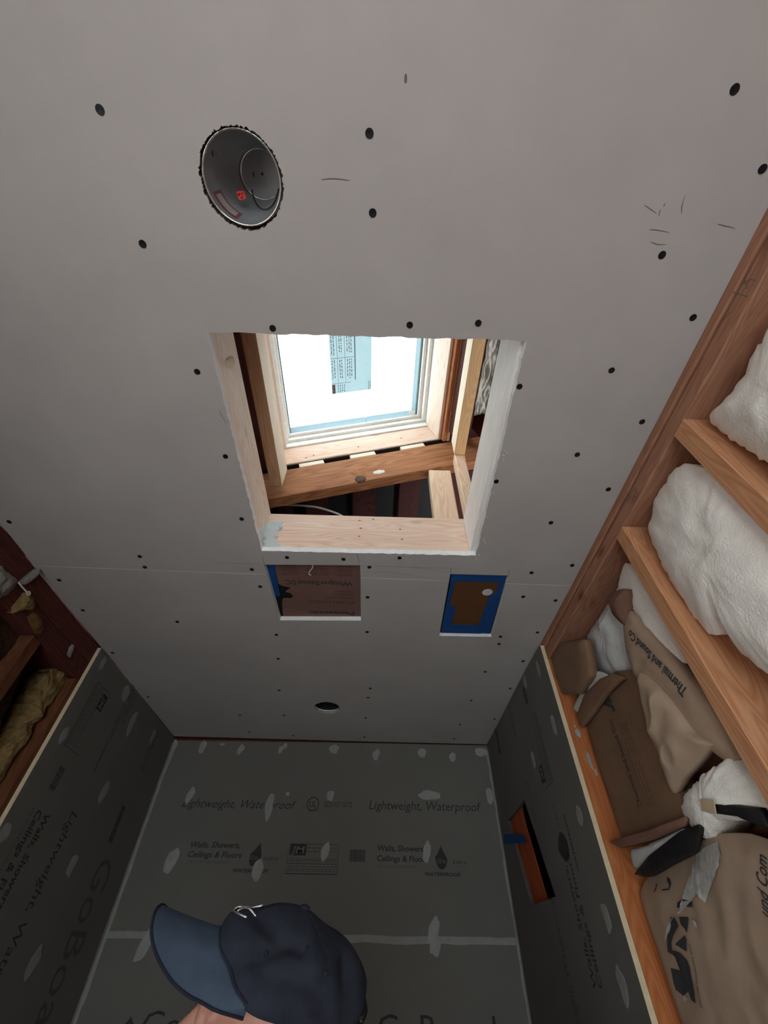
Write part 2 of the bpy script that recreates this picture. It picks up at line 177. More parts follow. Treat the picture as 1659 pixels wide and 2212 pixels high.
m_fiberdk = mottled('dark_old_fiberglass', (0.05, 0.03, 0.018), 0.4, 20, 1.0, 0.0, 0.9, 90, 0.006)
m_wisp = mottled('grey_wisp', (0.44, 0.42, 0.39), 0.25, 50, 0.9, 0.2, 0.6, 120, 0.003)
m_kraft = mottled('kraft_paper', (0.40, 0.285, 0.205), 0.10, 14, 0.75, 0.25, 0.35, 60, 0.0015)
m_kraftdk = mottled('dark_kraft_paper', (0.20, 0.115, 0.068), 0.10, 14, 0.75, 0.25, 0.35, 60, 0.0015)
m_kraftred = mottled('red_brown_kraft', (0.20, 0.10, 0.07), 0.12, 14, 0.75, 0.25, 0.35, 60, 0.0015)
m_tar = mottled('black_facing', (0.012, 0.011, 0.012), 0.2, 20, 0.6, 0.3, 0.3, 60, 0.001)
m_tan = mottled('tan_paper', (0.50, 0.38, 0.25), 0.08, 20, 0.8, 0.2, 0.2, 80)
m_card = mottled('cardboard', (0.185, 0.098, 0.078), 0.06, 10, 0.85, 0.2, 0.15, 200)
m_cardor = mottled('orange_cardboard', (0.125, 0.050, 0.020), 0.06, 10, 0.85, 0.2, 0.15, 200)
m_blue = mottled('blue_masking_tape', (0.009, 0.06, 0.22), 0.10, 40, 0.7, 0.3, 0.2, 200)
m_white = plain('white_sticker', (0.62, 0.55, 0.56), 0.7)
m_red = plain('red_sticker', (0.75, 0.06, 0.045), 0.6)
m_redfaint = plain('red_reflective_label', (0.20, 0.06, 0.06), 0.5, 0.5)
m_grille = plain('grey_label', (0.34, 0.28, 0.28), 0.5, 0.5)
m_screw = plain('black_screw', (0.012, 0.012, 0.016), 0.5, 0.4, 0.4)
m_steel = plain('galvanised_steel', (0.62, 0.68, 0.69), 0.45, 0.5, 0.35)
m_can = plain('spun_aluminium', (0.42, 0.42, 0.43), 0.30, 0.7, 0.5)
m_canplate = plain('brushed_plate', (0.40, 0.385, 0.385), 0.5, 0.5, 0.3)
m_ring = plain('polished_ring', (0.80, 0.80, 0.78), 0.25, 0.5, 0.8)
m_black = plain('black_plastic', (0.008, 0.008, 0.010), 0.5, 0.4)
m_cable = plain('white_cable', (0.62, 0.56, 0.48), 0.6)
m_pvc = plain('white_pvc', (0.92, 0.92, 0.88), 0.45, 0.4)
m_alu = plain('pale_blue_cladding', (0.13, 0.205, 0.235), 0.6, 0.3)
m_label = plain('energy_label', (0.62, 0.72, 0.74), 0.8, 0.1)
_n = m_label.node_tree; _b = _n.nodes['Principled BSDF']; _tr = _n.nodes.new('ShaderNodeBsdfTranslucent'); _tr.inputs[0].default_value = (0.50, 0.58, 0.60, 1)
_x = _n.nodes.new('ShaderNodeMixShader'); _x.inputs[0].default_value = 0.62
_n.links.new(_b.outputs[0], _x.inputs[1]); _n.links.new(_tr.outputs[0], _x.inputs[2]); _n.links.new(_x.outputs[0], _n.nodes['Material Output'].inputs[0])
m_labelink = plain('label_ink', (0.20, 0.24, 0.26), 0.8, 0.1)
m_foil = plain('crinkled_foil', (0.26, 0.245, 0.21), 0.42, 0.5, 0.6)
m_fibre = plain('paper_fibre', (0.70, 0.66, 0.60), 0.9, 0.1)
m_floor = mottled('subfloor', (0.045, 0.036, 0.03), 0.15, 3, 0.9, 0.2, 0.2, 60)
m_capn = mottled('navy_cotton', (0.022, 0.024, 0.036), 0.25, 30, 0.95, 0.15, 0.5, 500, 0.0006)
m_capb = mottled('blue_denim', (0.055, 0.076, 0.112), 0.12, 50, 0.95, 0.15, 0.5, 700, 0.0006)
m_pipe = plain('navy_piping', (0.012, 0.014, 0.028), 0.9)
m_badge = plain('silver_badge', (0.75, 0.76, 0.78), 0.18, 0.6, 0.95)
m_skin = mottled('skin', (0.42, 0.20, 0.145), 0.10, 60, 0.55, 0.35, 0.2, 500, 0.0005)
m_shirt = mottled('dark_shirt', (0.05, 0.05, 0.06), 0.1, 20, 0.95, 0.1, 0.3, 300)
m_jean = mottled('work_trousers', (0.06, 0.07, 0.10), 0.1, 20, 0.95, 0.1, 0.3, 300)
m_boot = plain('brown_boot', (0.12, 0.07, 0.04), 0.6)
m_hair = plain('dark_hair', (0.03, 0.02, 0.015), 0.7)
m_glass = bpy.data.materials.new('window_glass'); m_glass.use_nodes = True
_n = m_glass.node_tree; _n.nodes.remove(_n.nodes['Principled BSDF'])
_t = _n.nodes.new('ShaderNodeBsdfTransparent'); _t.inputs[0].default_value = (0.90, 0.97, 0.98, 1)
_g = _n.nodes.new('ShaderNodeBsdfGlossy'); _g.inputs['Roughness'].default_value = 0.02
_x = _n.nodes.new('ShaderNodeMixShader'); _x.inputs[0].default_value = 0.06
_n.links.new(_t.outputs[0], _x.inputs[1]); _n.links.new(_g.outputs[0], _x.inputs[2])
_n.links.new(_x.outputs[0], _n.nodes['Material Output'].inputs[0])
# ------------------------------------------------------------------ object helpers
def tag(o, label=None, cat=None, group=None, kind=None):
    if label: o['label'] = label
    if cat: o['category'] = cat
    if group: o['group'] = group
    if kind: o['kind'] = kind
    return o
def empty(name, loc=(0, 0, 0), rot=(0, 0, 0), **k):
    o = bpy.data.objects.new(name, None); COL.objects.link(o); o.location = loc; o.rotation_euler = rot
    o.empty_display_size = 0.1
    return tag(o, **k)
WLOC = {}
def wloc(p):
    v = Vector((0, 0, 0))
    while p is not None: v = v + p.location; p = p.parent
    return v
def obj(name, me, mats, parent=None, local=False, smooth=False, label=None):
    """link mesh (given in world coordinates unless local) as one object"""
    if not isinstance(me, bpy.types.Mesh):
        bm = me; me = bpy.data.meshes.new(name); bm.to_mesh(me); bm.free()
    if not isinstance(mats, (list, tuple)): mats = [mats]
    for m in mats: me.materials.append(m)
    if smooth:
        for p in me.polygons: p.use_smooth = True
    o = bpy.data.objects.new(name, me); COL.objects.link(o)
    if parent is not None:
        o.parent = parent
        if not local: me.transform(Matrix.Translation(-wloc(parent)))
    if label: o['label'] = label
    return o
def bx(bm, x0, x1, y0, y1, z0, z1, bev=0.0):
    r = bmesh.ops.create_cube(bm, size=1.0)
    vs = r['verts']
    for v in vs:
        v.co = Vector((x0 + (v.co.x+.5)*(x1-x0), y0 + (v.co.y+.5)*(y1-y0), z0 + (v.co.z+.5)*(z1-z0)))
    if bev:
        es = list({e for v in vs for e in v.link_edges})
        bmesh.ops.bevel(bm, geom=es, offset=bev, segments=1, affect='EDGES')
    return bm
def box(x0, x1, y0, y1, z0, z1, bev=0.002):
    return bx(bmesh.new(), x0, x1, y0, y1, z0, z1, bev)
def slab(outer, holes, axis, a0, a1, side_mat=1, rough_from=99):
    """flat sheet with holes: polygon in the two other axes, thick a0..a1 along axis (a0 = face seen from the room)"""
    def P(p, a):
        if axis == 'z': return Vector((p[0], p[1], a))
        if axis == 'y': return Vector((p[0], a, p[1]))
        return Vector((a, p[0], p[1]))
    loops = [outer] + holes
    tris = tessellate_polygon([[Vector((p[0], p[1], 0)) for p in l] for l in loops])
    flat = [p for l in loops for p in l]
    bm = bmesh.new()
    va = [bm.verts.new(P(p, a0)) for p in flat]; vb = [bm.verts.new(P(p, a1)) for p in flat]
    for t in tris:
        try:
            bm.faces.new([va[i] for i in t]); bm.faces.new([vb[i] for i in reversed(t)])
        except ValueError: pass
    s = 0
    for li, l in enumerate(loops):
        n = len(l)
        for i in range(n):
            j = (i+1) % n
            f = bm.faces.new([va[s+i], va[s+j], vb[s+j], vb[s+i]]); f.material_index = side_mat if li < rough_from else 2
        s += n
    bmesh.ops.recalc_face_normals(bm, faces=bm.faces)
    return bm
def jag(poly, step, amp, rng):
    """roughly cut edge: resample a polygon and jitter it"""
    out = []
    n = len(poly)
    for i in range(n):
        a = Vector(poly[i]); b = Vector(poly[(i+1) % n]); k = max(1, int((b-a).length/step))
        d = (b-a).normalized(); nn = Vector((-d.y, d.x))
        for j in range(k):
            p = a + (b-a)*(j/k)
            if j: p = p + nn*rng.uniform(-amp, amp) + d*rng.uniform(-.3, .3)*step
            out.append((p.x, p.y))
    return out
def tube(pts, rad, n=8, closed=False):
    bm = bmesh.new(); pts = [Vector(p) for p in pts]; rings = []; up = Vector((0.13, 0.31, 0.94)).normalized()
    N = len(pts)
    for i, p in enumerate(pts):
        a = pts[i-1] if (i or closed) else p; b = pts[(i+1) % N] if (i < N-1 or closed) else p
        t = (b-a).normalized(); u = up.cross(t)
        if u.length < 1e-4: u = Vector((1, 0, 0)).cross(t)
        u.normalize(); w = t.cross(u); r = rad if not isinstance(rad, (list, tuple)) else rad[i]
        rings.append([bm.verts.new(p + (u*math.cos(2*math.pi*k/n) + w*math.sin(2*math.pi*k/n))*r) for k in range(n)])
    for i in range(N if closed else N-1):
        A, B = rings[i], rings[(i+1) % N]
        for k in range(n): bm.faces.new([A[k], A[(k+1) % n], B[(k+1) % n], B[k]])
    if not closed: bm.faces.new(rings[0][::-1]); bm.faces.new(rings[-1])
    bmesh.ops.recalc_face_normals(bm, faces=bm.faces)
    return bm
def spline(pts, k=8):
    P = [Vector(p) for p in pts]; P = [2*P[0]-P[1]] + P + [2*P[-1]-P[-2]]; out = []
    for i in range(1, len(P)-2):
        for j in range(k):
            t = j/k
            out.append(0.5*((2*P[i]) + (P[i+1]-P[i-1])*t + (2*P[i-1]-5*P[i]+4*P[i+1]-P[i+2])*t*t + (3*P[i]-P[i-1]-3*P[i+1]+P[i+2])*t**3))
    out.append(P[-2]); return out
def lathe(prof, cx, cy, n=48, flip=False):
    """profile (radius, z) turned round a vertical axis"""
    bm = bmesh.new(); rings = []
    for r, z in prof:
        if r < 1e-6: rings.append([bm.verts.new((cx, cy, z))])
        else: rings.append([bm.verts.new((cx+r*math.cos(2*math.pi*k/n), cy+r*math.sin(2*math.pi*k/n), z)) for k in range(n)])
    for A, B in zip(rings, rings[1:]):
        for k in range(n):
            if len(A) == 1 and len(B) == 1: continue
            if len(A) == 1: bm.faces.new([A[0], B[k], B[(k+1) % n]])
            elif len(B) == 1: bm.faces.new([A[k], A[(k+1) % n], B[0]])
            else: bm.faces.new([A[k], A[(k+1) % n], B[(k+1) % n], B[k]])
    bmesh.ops.recalc_face_normals(bm, faces=bm.faces)
    return bm
def plane_map(axis, a, right, up):
    return lambda u, v: Vector(a) + Vector(right)*u + Vector(up)*v
def flat_poly(loops, f):
    bm = bmesh.new()
    for l in loops:
        if len(l) < 3: continue
        try: bm.faces.new([bm.verts.new(f(*p)) for p in l])
        except ValueError: pass
    return bm
# ---- lettering
def text_mesh(s, shear=0.0, bold=0.0):
    c = bpy.data.curves.new('lettering', 'FONT'); c.body = s; c.size = 1.0; c.shear = shear; c.offset = bold; c.resolution_u = 2
    o = bpy.data.objects.new('lettering', c); COL.objects.link(o)
    bpy.context.view_layer.update()
    me = bpy.data.meshes.new_from_object(o.evaluated_get(bpy.context.evaluated_depsgraph_get()))
    bpy.data.objects.remove(o); bpy.data.curves.remove(c)
    me.materials.clear()
    return me
def lettering(s, origin, right, up, width, cap, mat, parent, shear=0.0, bold=0.0, warp=None, name='printed_lettering', local=False):
    me = text_mesh(s, shear, bold)
    n = len(me.vertices); co = np.empty(n*3); me.vertices.foreach_get('co', co); co = co.reshape(-1, 3)
    x0, x1 = co[:, 0].min(), co[:, 0].max()
    sx = width/(x1-x0) if width else cap/0.72
    sy = cap/0.72
    Rv, Uv, O = np.array(right, float), np.array(up, float), np.array(origin, float)
    W = O + np.outer((co[:, 0]-x0)*sx, Rv) + np.outer(co[:, 1]*sy, Uv)
    if warp is not None: W = np.array([warp(p) for p in W])
    me.vertices.foreach_set('co', W.reshape(-1)); me.update()
    return obj(name, me, mat, parent, local)
def bars(rows, f, name, mat, parent, local=False):
    o = bars_(rows, f, name, mat, parent, local)
    if len(rows) > 4: o['kind'] = 'stuff'
    return o
def bars_(rows, f, name, mat, parent, local=False):
    """small printed strokes or lines of unreadably small print: list of (u0, v0, u1, v1)"""
    return obj(name, flat_poly([[(a, b), (c, b), (c, d), (a, d)] for a, b, c, d in rows], f), mat, parent, local)
def blob(cu, cv, ru, rv, rng, n=18, rough=0.22, lean=0.0):
    ph = rng.uniform(0, 10); out = []
    for k in range(n):
        a = 2*math.pi*k/n
        w = 1 + rough*(noise.noise(Vector((math.cos(a)*1.3+ph, math.sin(a)*1.3, ph))))*1.6
        u = math.cos(a)*w*ru; v = math.sin(a)*w*rv
        out.append((cu+u+lean*v, cv+v))
    return out
def smear(poly, f, h, name, mat, parent):
    """flat dab of joint compound with a little body"""
    bm = bmesh.new(); n = len(poly); cu = sum(p[0] for p in poly)/n; cv = sum(p[1] for p in poly)/n
    A = [bm.verts.new(f(u, v, 0.0002)) for u, v in poly]
    B = [bm.verts.new(f(cu+(u-cu)*.75, cv+(v-cv)*.75, h)) for u, v in poly]
    for i in range(n): bm.faces.new([A[i], A[(i+1) % n], B[(i+1) % n], B[i]])
    bm.faces.new(B); bmesh.ops.recalc_face_normals(bm, faces=bm.faces)
    return obj(name, bm, mat, parent)
# ---- soft cushions: batts, bags, folded paper
class Pillow:
    """closed soft slab in the y-z plane, bulging along sgn*x"""
    def __init__(s, x, poly, bulge, depth, sgn=-1, amp=0.004, freq=30, seed=0, edge=0.0, fold=0.0, tilt=(0, 0), p=2.2, N=84, K=11, round_=0.5):
        s.x, s.b, s.d, s.sgn, s.amp, s.freq, s.seed, s.fold, s.tilt, s.p = x, bulge, depth, sgn, amp, freq, seed, fold, tilt, p
        pts = [Vector((a, b, 0)) for a, b in poly]; n = len(pts)
        B = []
        for i in range(n):
            p0, p1, p2, p3 = pts[i-1], pts[i], pts[(i+1) % n], pts[(i+2) % n]
            for j in range(6):
                t = j/6
                B.append(0.5*((2*p1)+(p2-p0)*t+(2*p0-5*p1+4*p2-p3)*t*t+(3*p1-p0-3*p2+p3)*t**3)*round_ + (p1+(p2-p1)*t)*(1-round_))
        L = [0]
        for i in range(len(B)): L.append(L[-1] + (B[(i+1) % len(B)]-B[i]).length)
        s.B = []
        k = 0
        for i in range(N):
            q = L[-1]*i/N
            while L[k+1] < q: k += 1
            t = (q-L[k])/max(1e-9, L[k+1]-L[k]); s.B.append(B[k].lerp(B[(k+1) % len(B)], t))
        s.c = sum(s.B, Vector((0, 0, 0)))/N
        if edge:
            for i, v in enumerate(s.B):
                q = v*60; s.B[i] = v + (v-s.c).normalized()*edge*(noise.noise(Vector((q.x+seed, q.y, 3.1)))+.5*noise.noise(Vector((q.x*3, q.y*3+seed, 3.1))))
        s.N, s.K = N, K
    def off(s, y, z, t):
        q = Vector((y*s.freq+s.seed*7.3, z*s.freq, s.seed))
        h = s.b*(1-t**s.p) + s.amp*(noise.noise(q)+.5*noise.noise(q*2.3)+.25*noise.noise(q*5.1))*(1.15-t*t)
        if s.fold: h += s.fold*(1-abs(noise.noise(Vector((y*14+z*9+s.seed, z*11-y*4, s.seed*1.7)))*2.2))*(1-t**4)*.6
        return s.x + s.sgn*h + s.tilt[0]*(y-s.c.x) + s.tilt[1]*(z-s.c.y)
    def mesh(s):
        bm = bmesh.new(); rings = []
        for k in range(1, s.K+1):
            t = k/s.K; t = 1-(1-t)**1.5
            rings.append([bm.verts.new((s.off(s.c.x+(v.x-s.c.x)*t, s.c.y+(v.y-s.c.y)*t, t), s.c.x+(v.x-s.c.x)*t, s.c.y+(v.y-s.c.y)*t)) for v in s.B])
        c0 = bm.verts.new((s.off(s.c.x, s.c.y, 0), s.c.x, s.c.y))
        back = [bm.verts.new((s.x-s.sgn*s.d + s.tilt[0]*(v.x-s.c.x)+s.tilt[1]*(v.y-s.c.y), s.c.x+(v.x-s.c.x)*.96, s.c.y+(v.y-s.c.y)*.96)) for v in s.B]
        N = s.N
        for i in range(N):
            j = (i+1) % N
            bm.faces.new([c0, rings[0][i], rings[0][j]])
            for a, b in zip(rings, rings[1:]): bm.faces.new([a[i], b[i], b[j], a[j]])
            bm.faces.new([rings[-1][i], back[i], back[j], rings[-1][j]])
        bm.faces.new(back); bmesh.ops.recalc_face_normals(bm, faces=bm.faces)
        return bm
    def t_at(s, y, z):
        a = math.atan2(z-s.c.y, y-s.c.x); d = math.hypot(z-s.c.y, y-s.c.x); best = None
        for v in s.B:
            e = abs((math.atan2(v.y-s.c.y, v.x-s.c.x)-a+math.pi) % (2*math.pi)-math.pi)
            if best is None or e < best[0]: best = (e, (v-s.c).length)
        return min(1.0, d/best[1])
    def warp(s, lift=0.0022):
        return lambda p: (s.off(p[1], p[2], s.t_at(p[1], p[2])) + s.sgn*lift, p[1], p[2])
rng = random.Random(7)
# ================================================================== SETTING
# ---- floor
fl = obj('floor', box(-1.15, 0.75, -1.12, 2.26, -0.05, 0.0, 0), m_floor); tag(fl, 'rough plywood subfloor of the stripped room', kind='structure')
# ---- ceiling: two drywall sheets screwed to joists
ceil = empty('ceiling', (0, 0.9, ZC), kind='structure', label='grey drywall ceiling with cut openings and screw heads')
op = [(-0.3215, 0.270), (0.2570, 0.2675), (0.2655, 0.8445), (-0.3200, 0.8475)]
can_c, can_r = (-0.2148, 0.0525), 0.0600
circ = lambda c, r, n, a=0.0, q=rng: [(c[0]+(r+q.uniform(-a, a))*math.cos(2*math.pi*k/n), c[1]+(r+q.uniform(-a, a))*math.sin(2*math.pi*k/n)) for k in range(n)]
fan = [(-0.3225, 0.905), (-0.0520, 0.897), (-0.0525, 1.169), (-0.3160, 1.179)]
taped = [(0.2060, 0.925), (0.3740, 0.925), (0.3870, 1.246), (0.2110, 1.248)]
near_out = [(XL-0.012, -1.1), (XR+0.012, -1.1), (XR+0.012, 0.9635), (0.3745, 0.9605), (taped[1][0], taped[1][1]), (taped[0][0], taped[0][1]),
            (0.2065, 0.955), (-0.0515, 0.9505), (fan[1][0], fan[1][1]), (fan[0][0], fan[0][1]), (-0.3212, 0.9475), (XL-0.012, 0.935)]
far_out = [(XL-0.012, 0.9358), (-0.3212, 0.9483), (fan[3][0], fan[3][1]), (fan[2][0], fan[2][1]), (-0.0515, 0.9513), (0.2065, 0.9558),
           (taped[3][0], taped[3][1]), (taped[2][0], taped[2][1]), (0.3750, 0.9613), (XR+0.012, 0.9643), (XR+0.001, 2.2075), (0.0, 2.206), (XL, 2.190)]
s1 = obj('drywall_sheet', slab(near_out, [jag(op, 0.012, 0.0014, rng), circ(can_c, can_r, 170, 0.0017)], 'z', ZC, ZC+0.0159, 1, 2), [m_paper, m_gyps, m_edgeshade], ceil, label='near drywall sheet with the square skylight opening')
hole_c, hole_r = (-0.2055, 1.832), 0.0565
s2 = obj('drywall_sheet', slab(far_out, [circ(hole_c, hole_r, 40, 0.0008)], 'z', ZC, ZC+0.0159), [m_paper, m_gyps], ceil, label='far drywall sheet reaching the shower wall')
# screws: countersunk heads with a cross recess
def screw_mesh():
    bm = bmesh.new(); n = 12
    prof = [(0.0055, 0.0012), (0.0052, -0.0006), (0.0024, -0.0004)]
    rings = [[bm.verts.new((r*math.cos(2*math.pi*k/n), r*math.sin(2*math.pi*k/n), z)) for k in range(n)] for r, z in prof]
    for A, B in zip(rings, rings[1:]):
        for k in range(n): bm.faces.new([A[k], A[(k+1) % n], B[(k+1) % n], B[k]])
    c = bm.verts.new((0, 0, -0.0001))
    for k in range(n): bm.faces.new([rings[-1][k], rings[-1][(k+1) % n], c])
    me = bpy.data.meshes.new('drywall_screw'); bm.to_mesh(me); bm.free(); me.materials.append(m_screw); return me
sm = screw_mesh()
for x, y in SCREWS:
    par = s1 if y < 0.945 else s2
    o = bpy.data.objects.new('drywall_screw', sm); COL.objects.link(o); o.parent = par
    o.location = Vector((x, y, ZC-0.0003)) - wloc(par); o.rotation_euler = (0, 0, rng.uniform(0, 3)); o.scale = (1.12, 1.12, 1)
bm = bmesh.new(); bmesh.ops.create_circle(bm, cap_ends=True, radius=.0028, segments=10)
for v in bm.verts: v.co = Vector((0.018+v.co.x*.7, -0.0575+v.co.y*1.6, ZC-.0004))
obj('brown_blemish', bm, m_knot, s1)
for pl in PENCIL:
    pts = spline([(x, y, 0) for x, y in pl], 6); y0 = pl[0][1]; long_ = math.dist(pl[0], pl[-1]) > 0.06
    bm = bmesh.new(); w = 0.0004 if long_ else 0.0006; prev = None
    for i, p in enumerate(pts):
        t = (pts[min(i+1, len(pts)-1)]-pts[max(i-1, 0)]).normalized(); n = Vector((-t.y, t.x, 0))
        k = w*(0.5+0.5*math.sin(math.pi*min(1, i/len(pts)+.1)))
        a, b = bm.verts.new((p.x+n.x*k, p.y+n.y*k, ZC-0.0004)), bm.verts.new((p.x-n.x*k, p.y-n.y*k, ZC-0.0004))
        if prev: bm.faces.new([prev[0], prev[1], b, a])
        prev = (a, b)
    obj('pencil_mark', bm, m_pencil, s1 if y0 < 0.945 else s2)
# torn paper fibres at the right edge of the opening
for (x, y) in [(0.266, 0.50), (0.268, 0.515), (0.272, 0.525), (0.266, 0.62), (0.268, 0.70), (0.27, 0.78), (0.272, 0.835), (0.268, 0.85), (0.03, 0.853)]:
    p = Vector((x, y, ZC-0.001)); pts = [p + Vector((0, 0, 0.004))]
    for i in range(5): pts.append(pts[-1] + Vector((rng.uniform(-.002, .004), rng.uniform(-.002, .003), rng.uniform(-.004, -.0005))))
    obj('torn_paper_fibre', tube(spline(pts, 3), 0.0006, 5), m_fibre, s1)
p0 = Vector((-0.185, 0.9, ZC+0.002)); obj('torn_paper_fibre', tube(spline([p0, p0+Vector((-.002, .01, -.006)), p0+Vector((-.010, .022, -.008)), p0+Vector((-.012, .03, -.012)), p0+Vector((-.006, .033, -.012))], 4), 0.0012, 6), m_fibre, s2)
# joists round the skylight opening
JB, JT = ZC+0.0161, ZC+0.1555
obj('ceiling_joist', box(-0.366, -0.328, -0.5, 0.8495, JB, JT), m_pine_y, ceil, label='pale joist along the left edge of the opening')
obj('ceiling_joist', box(0.2520, 0.290, -0.5, 2.19, JB, JT), wood('skylit_white_joist', (0.93, 0.90, 0.87), (0.80, 0.74, 0.69), 'y', knots=False), ceil, label='pale joist along the right edge of the opening')  # whiter than the left joist: skylight glare put into its colour
obj('header_joist', box(-0.366, 0.2518, 0.8505, 0.8885, JB, JT), m_pine_x, ceil, label='pinkish header along the far edge of the opening')
# galvanised angle bracket in the far left corner of the opening
f = lambda u, v, h=0: Vector((u, 0.8500-h, v))
br = [(-0.3275, JB+.002), (-0.268, JB+.002), (-0.290, JB+.028), (-0.293, JB+.034), (-0.287, JB+.036), (-0.286, JB+.043), (-0.293, JB+.046), (-0.290, JB+.066), (-0.282, JB+.070), (-0.280, JB+.082), (-0.288, JB+.084), (-0.284, JB+.104), (-0.304, JB+.106), (-0.3275, JB+.098)]
bk = empty('angle_bracket', (-0.326, 0.848, JB+.05), label='galvanised angle bracket nailed in the far left corner of the skylight opening', cat='bracket')
bm = bmesh.new(); A = [bm.verts.new(f(u, v, .0002)) for u, v in br]; B = [bm.verts.new(f(u, v, .0016)) for u, v in br]
for i in range(len(br)): bm.faces.new([A[i], A[(i+1) % len(br)], B[(i+1) % len(br)], B[i]])
bm.faces.new(A); bm.faces.new(B[::-1]); bmesh.ops.recalc_face_normals(bm, faces=bm.faces)
obj('plate', bm, m_steel, bk)
sd = [(0.849, JB+.002), (0.849, JB+.110), (0.840, JB+.100), (0.833, JB+.085), (0.836, JB+.06), (0.826, JB+.05), (0.822, JB+.03), (0.812, JB+.022), (0.808, JB+.004)]
bm = bmesh.new(); A = [bm.verts.new((-0.3278, u, v)) for u, v in sd]; B = [bm.verts.new((-0.3264, u, v)) for u, v in sd]
for i in range(len(sd)): bm.faces.new([A[i], A[(i+1) % len(sd)], B[(i+1) % len(sd)], B[i]])
bm.faces.new(A); bm.faces.new(B[::-1]); bmesh.ops.recalc_face_normals(bm, faces=bm.faces)
obj('side_plate', bm, m_steel, bk)
for u, v in [(-0.286, JB+.077), (-0.2905, JB+.041), (-0.318, JB+.012), (-0.322, JB+.035)]:
    bm = bmesh.new(); bmesh.ops.create_uvsphere(bm, u_segments=10, v_segments=6, radius=0.0045); bmesh.ops.transform(bm, matrix=Matrix.Translation((u, 0.8478, v)), verts=bm.verts)
    obj('nail_head', bm, m_steel, bk, smooth=True)
# loose chip of wood on the left joist
bm = bmesh.new(); vs = [bm.verts.new(p) for p in [(-0.327, 0.352, 2.515), (-0.321, 0.358, 2.548), (-0.318, 0.366, 2.540), (-0.322, 0.372, 2.520), (-0.3275, 0.360, 2.505), (-0.3275, 0.356, 2.55)]]
bmesh.ops.convex_hull(bm, input=vs); obj('wood_splinter', bm, m_pale_y, ceil)
# nail holes in the header
for x, z in [(-0.06, .118), (-0.055, .085), (-0.058, .052), (0.06, .085), (0.065, .045), (-0.02, .125)]:
    bm = bmesh.new(); bmesh.ops.create_circle(bm, cap_ends=True, radius=0.004, segments=8)
    for v in bm.verts: v.co = Vector((x+v.co.x, 0.8502, JB+z+v.co.y*.55))
    obj('nail_hole', bm, m_knot, ceil)
# ---- roof: tilted about the y axis; children are built in slope coordinates (s, y, off)
AL = R(19.7)
roof = empty('roof', (0, 0, 2.835), (0, -AL, 0), kind='structure', label='sloping roof framing seen through the opening')
def rbox(name, s0, s1_, y0, y1, o0, o1, mat, label=None, bev=0.002): return obj(name, box(s0, s1_, y0, y1, o0, o1, bev), mat, roof, local=True, label=label)
RM = Matrix.Translation((0, 0, 2.835)) @ Matrix.Rotation(-AL, 4, 'Y')
def wbox(name, x0, x1, y0, y1, z0, z1, mat, label=None, side=None):
    bm = box(x0, x1, y0, y1, z0, z1, .0015)
    for f_ in bm.faces:                       # side faces painted paler: skylight falling on them put into the colour
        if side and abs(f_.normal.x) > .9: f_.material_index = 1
    bmesh.ops.transform(bm, matrix=RM.inverted(), verts=bm.verts)
    return obj(name, bm, [mat, side] if side else mat, roof, local=True, label=label)
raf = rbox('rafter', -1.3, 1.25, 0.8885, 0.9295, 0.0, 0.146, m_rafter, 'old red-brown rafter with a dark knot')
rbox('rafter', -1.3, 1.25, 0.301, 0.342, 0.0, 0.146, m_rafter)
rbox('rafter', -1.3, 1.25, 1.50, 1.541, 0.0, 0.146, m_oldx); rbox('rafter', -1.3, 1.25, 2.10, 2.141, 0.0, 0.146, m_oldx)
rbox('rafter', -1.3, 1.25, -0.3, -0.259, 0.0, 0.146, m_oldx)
# dark knot on the old rafter
bm = bmesh.new(); bmesh.ops.create_uvsphere(bm, u_segments=16, v_segments=10, radius=1.0)
for v in bm.verts:
    q = 1+.25*noise.noise(v.co*2.2); v.co = Vector((-0.070+v.co.x*.020*q, 0.8890+v.co.y*.007, 0.016+v.co.z*.020*q))
kn = obj('knot', bm, mottled('rafter_knot', (0.10, 0.066, 0.05), 0.5, 160, 0.8, 0.2, 0.8, 200, 0.003), raf, local=True, smooth=True)
bm = bmesh.new(); bmesh.ops.create_uvsphere(bm, u_segments=12, v_segments=8, radius=1.0)
for v in bm.verts:
    q = 1+.5*noise.noise(v.co*3.1); v.co = Vector((0.005+v.co.x*.022*q, 0.8887+v.co.y*.0016, 0.036+v.co.z*.013*q))
pass
for k in range(9):
    s0 = -.085+.0045*k; a = Vector((s0+.006, .8884, .034)); b = a + Vector((rng.uniform(-.016, -.004), -.0012, rng.uniform(.016, .036)))
    obj('torn_grain', tube([a, a.lerp(b, .5)+Vector((.002, -.0006, 0)), b], [.0016, .0012, .0004], 5), m_tornwood, raf, local=True)
bm = bmesh.new(); bmesh.ops.create_uvsphere(bm, u_segments=12, v_segments=8, radius=1.0)
for v in bm.verts:
    q = 1+.5*noise.noise(v.co*3.1); v.co = Vector((0.005+v.co.x*.022*q, 0.8887+v.co.y*.0016, 0.036+v.co.z*.011*q))
obj('paint_splash', bm, m_fibre, raf, local=True, smooth=True)
wbox('header', -0.356, -0.318, 0.343, 0.846, 2.721, 2.812, wood('shaded_fir_left', (0.66, 0.40, 0.24), (0.50, 0.26, 0.14), 'y', knots=False), 'left header between the rafters', m_pale_y)  # tan of both headers carries the shade of their undersides
wbox('header', 0.262, 0.300, 0.343, 0.846, 2.930, 3.022, wood('shaded_fir_right', (0.70, 0.46, 0.24), (0.56, 0.33, 0.15), 'y', knots=False), 'right header between the rafters', m_pale_y)
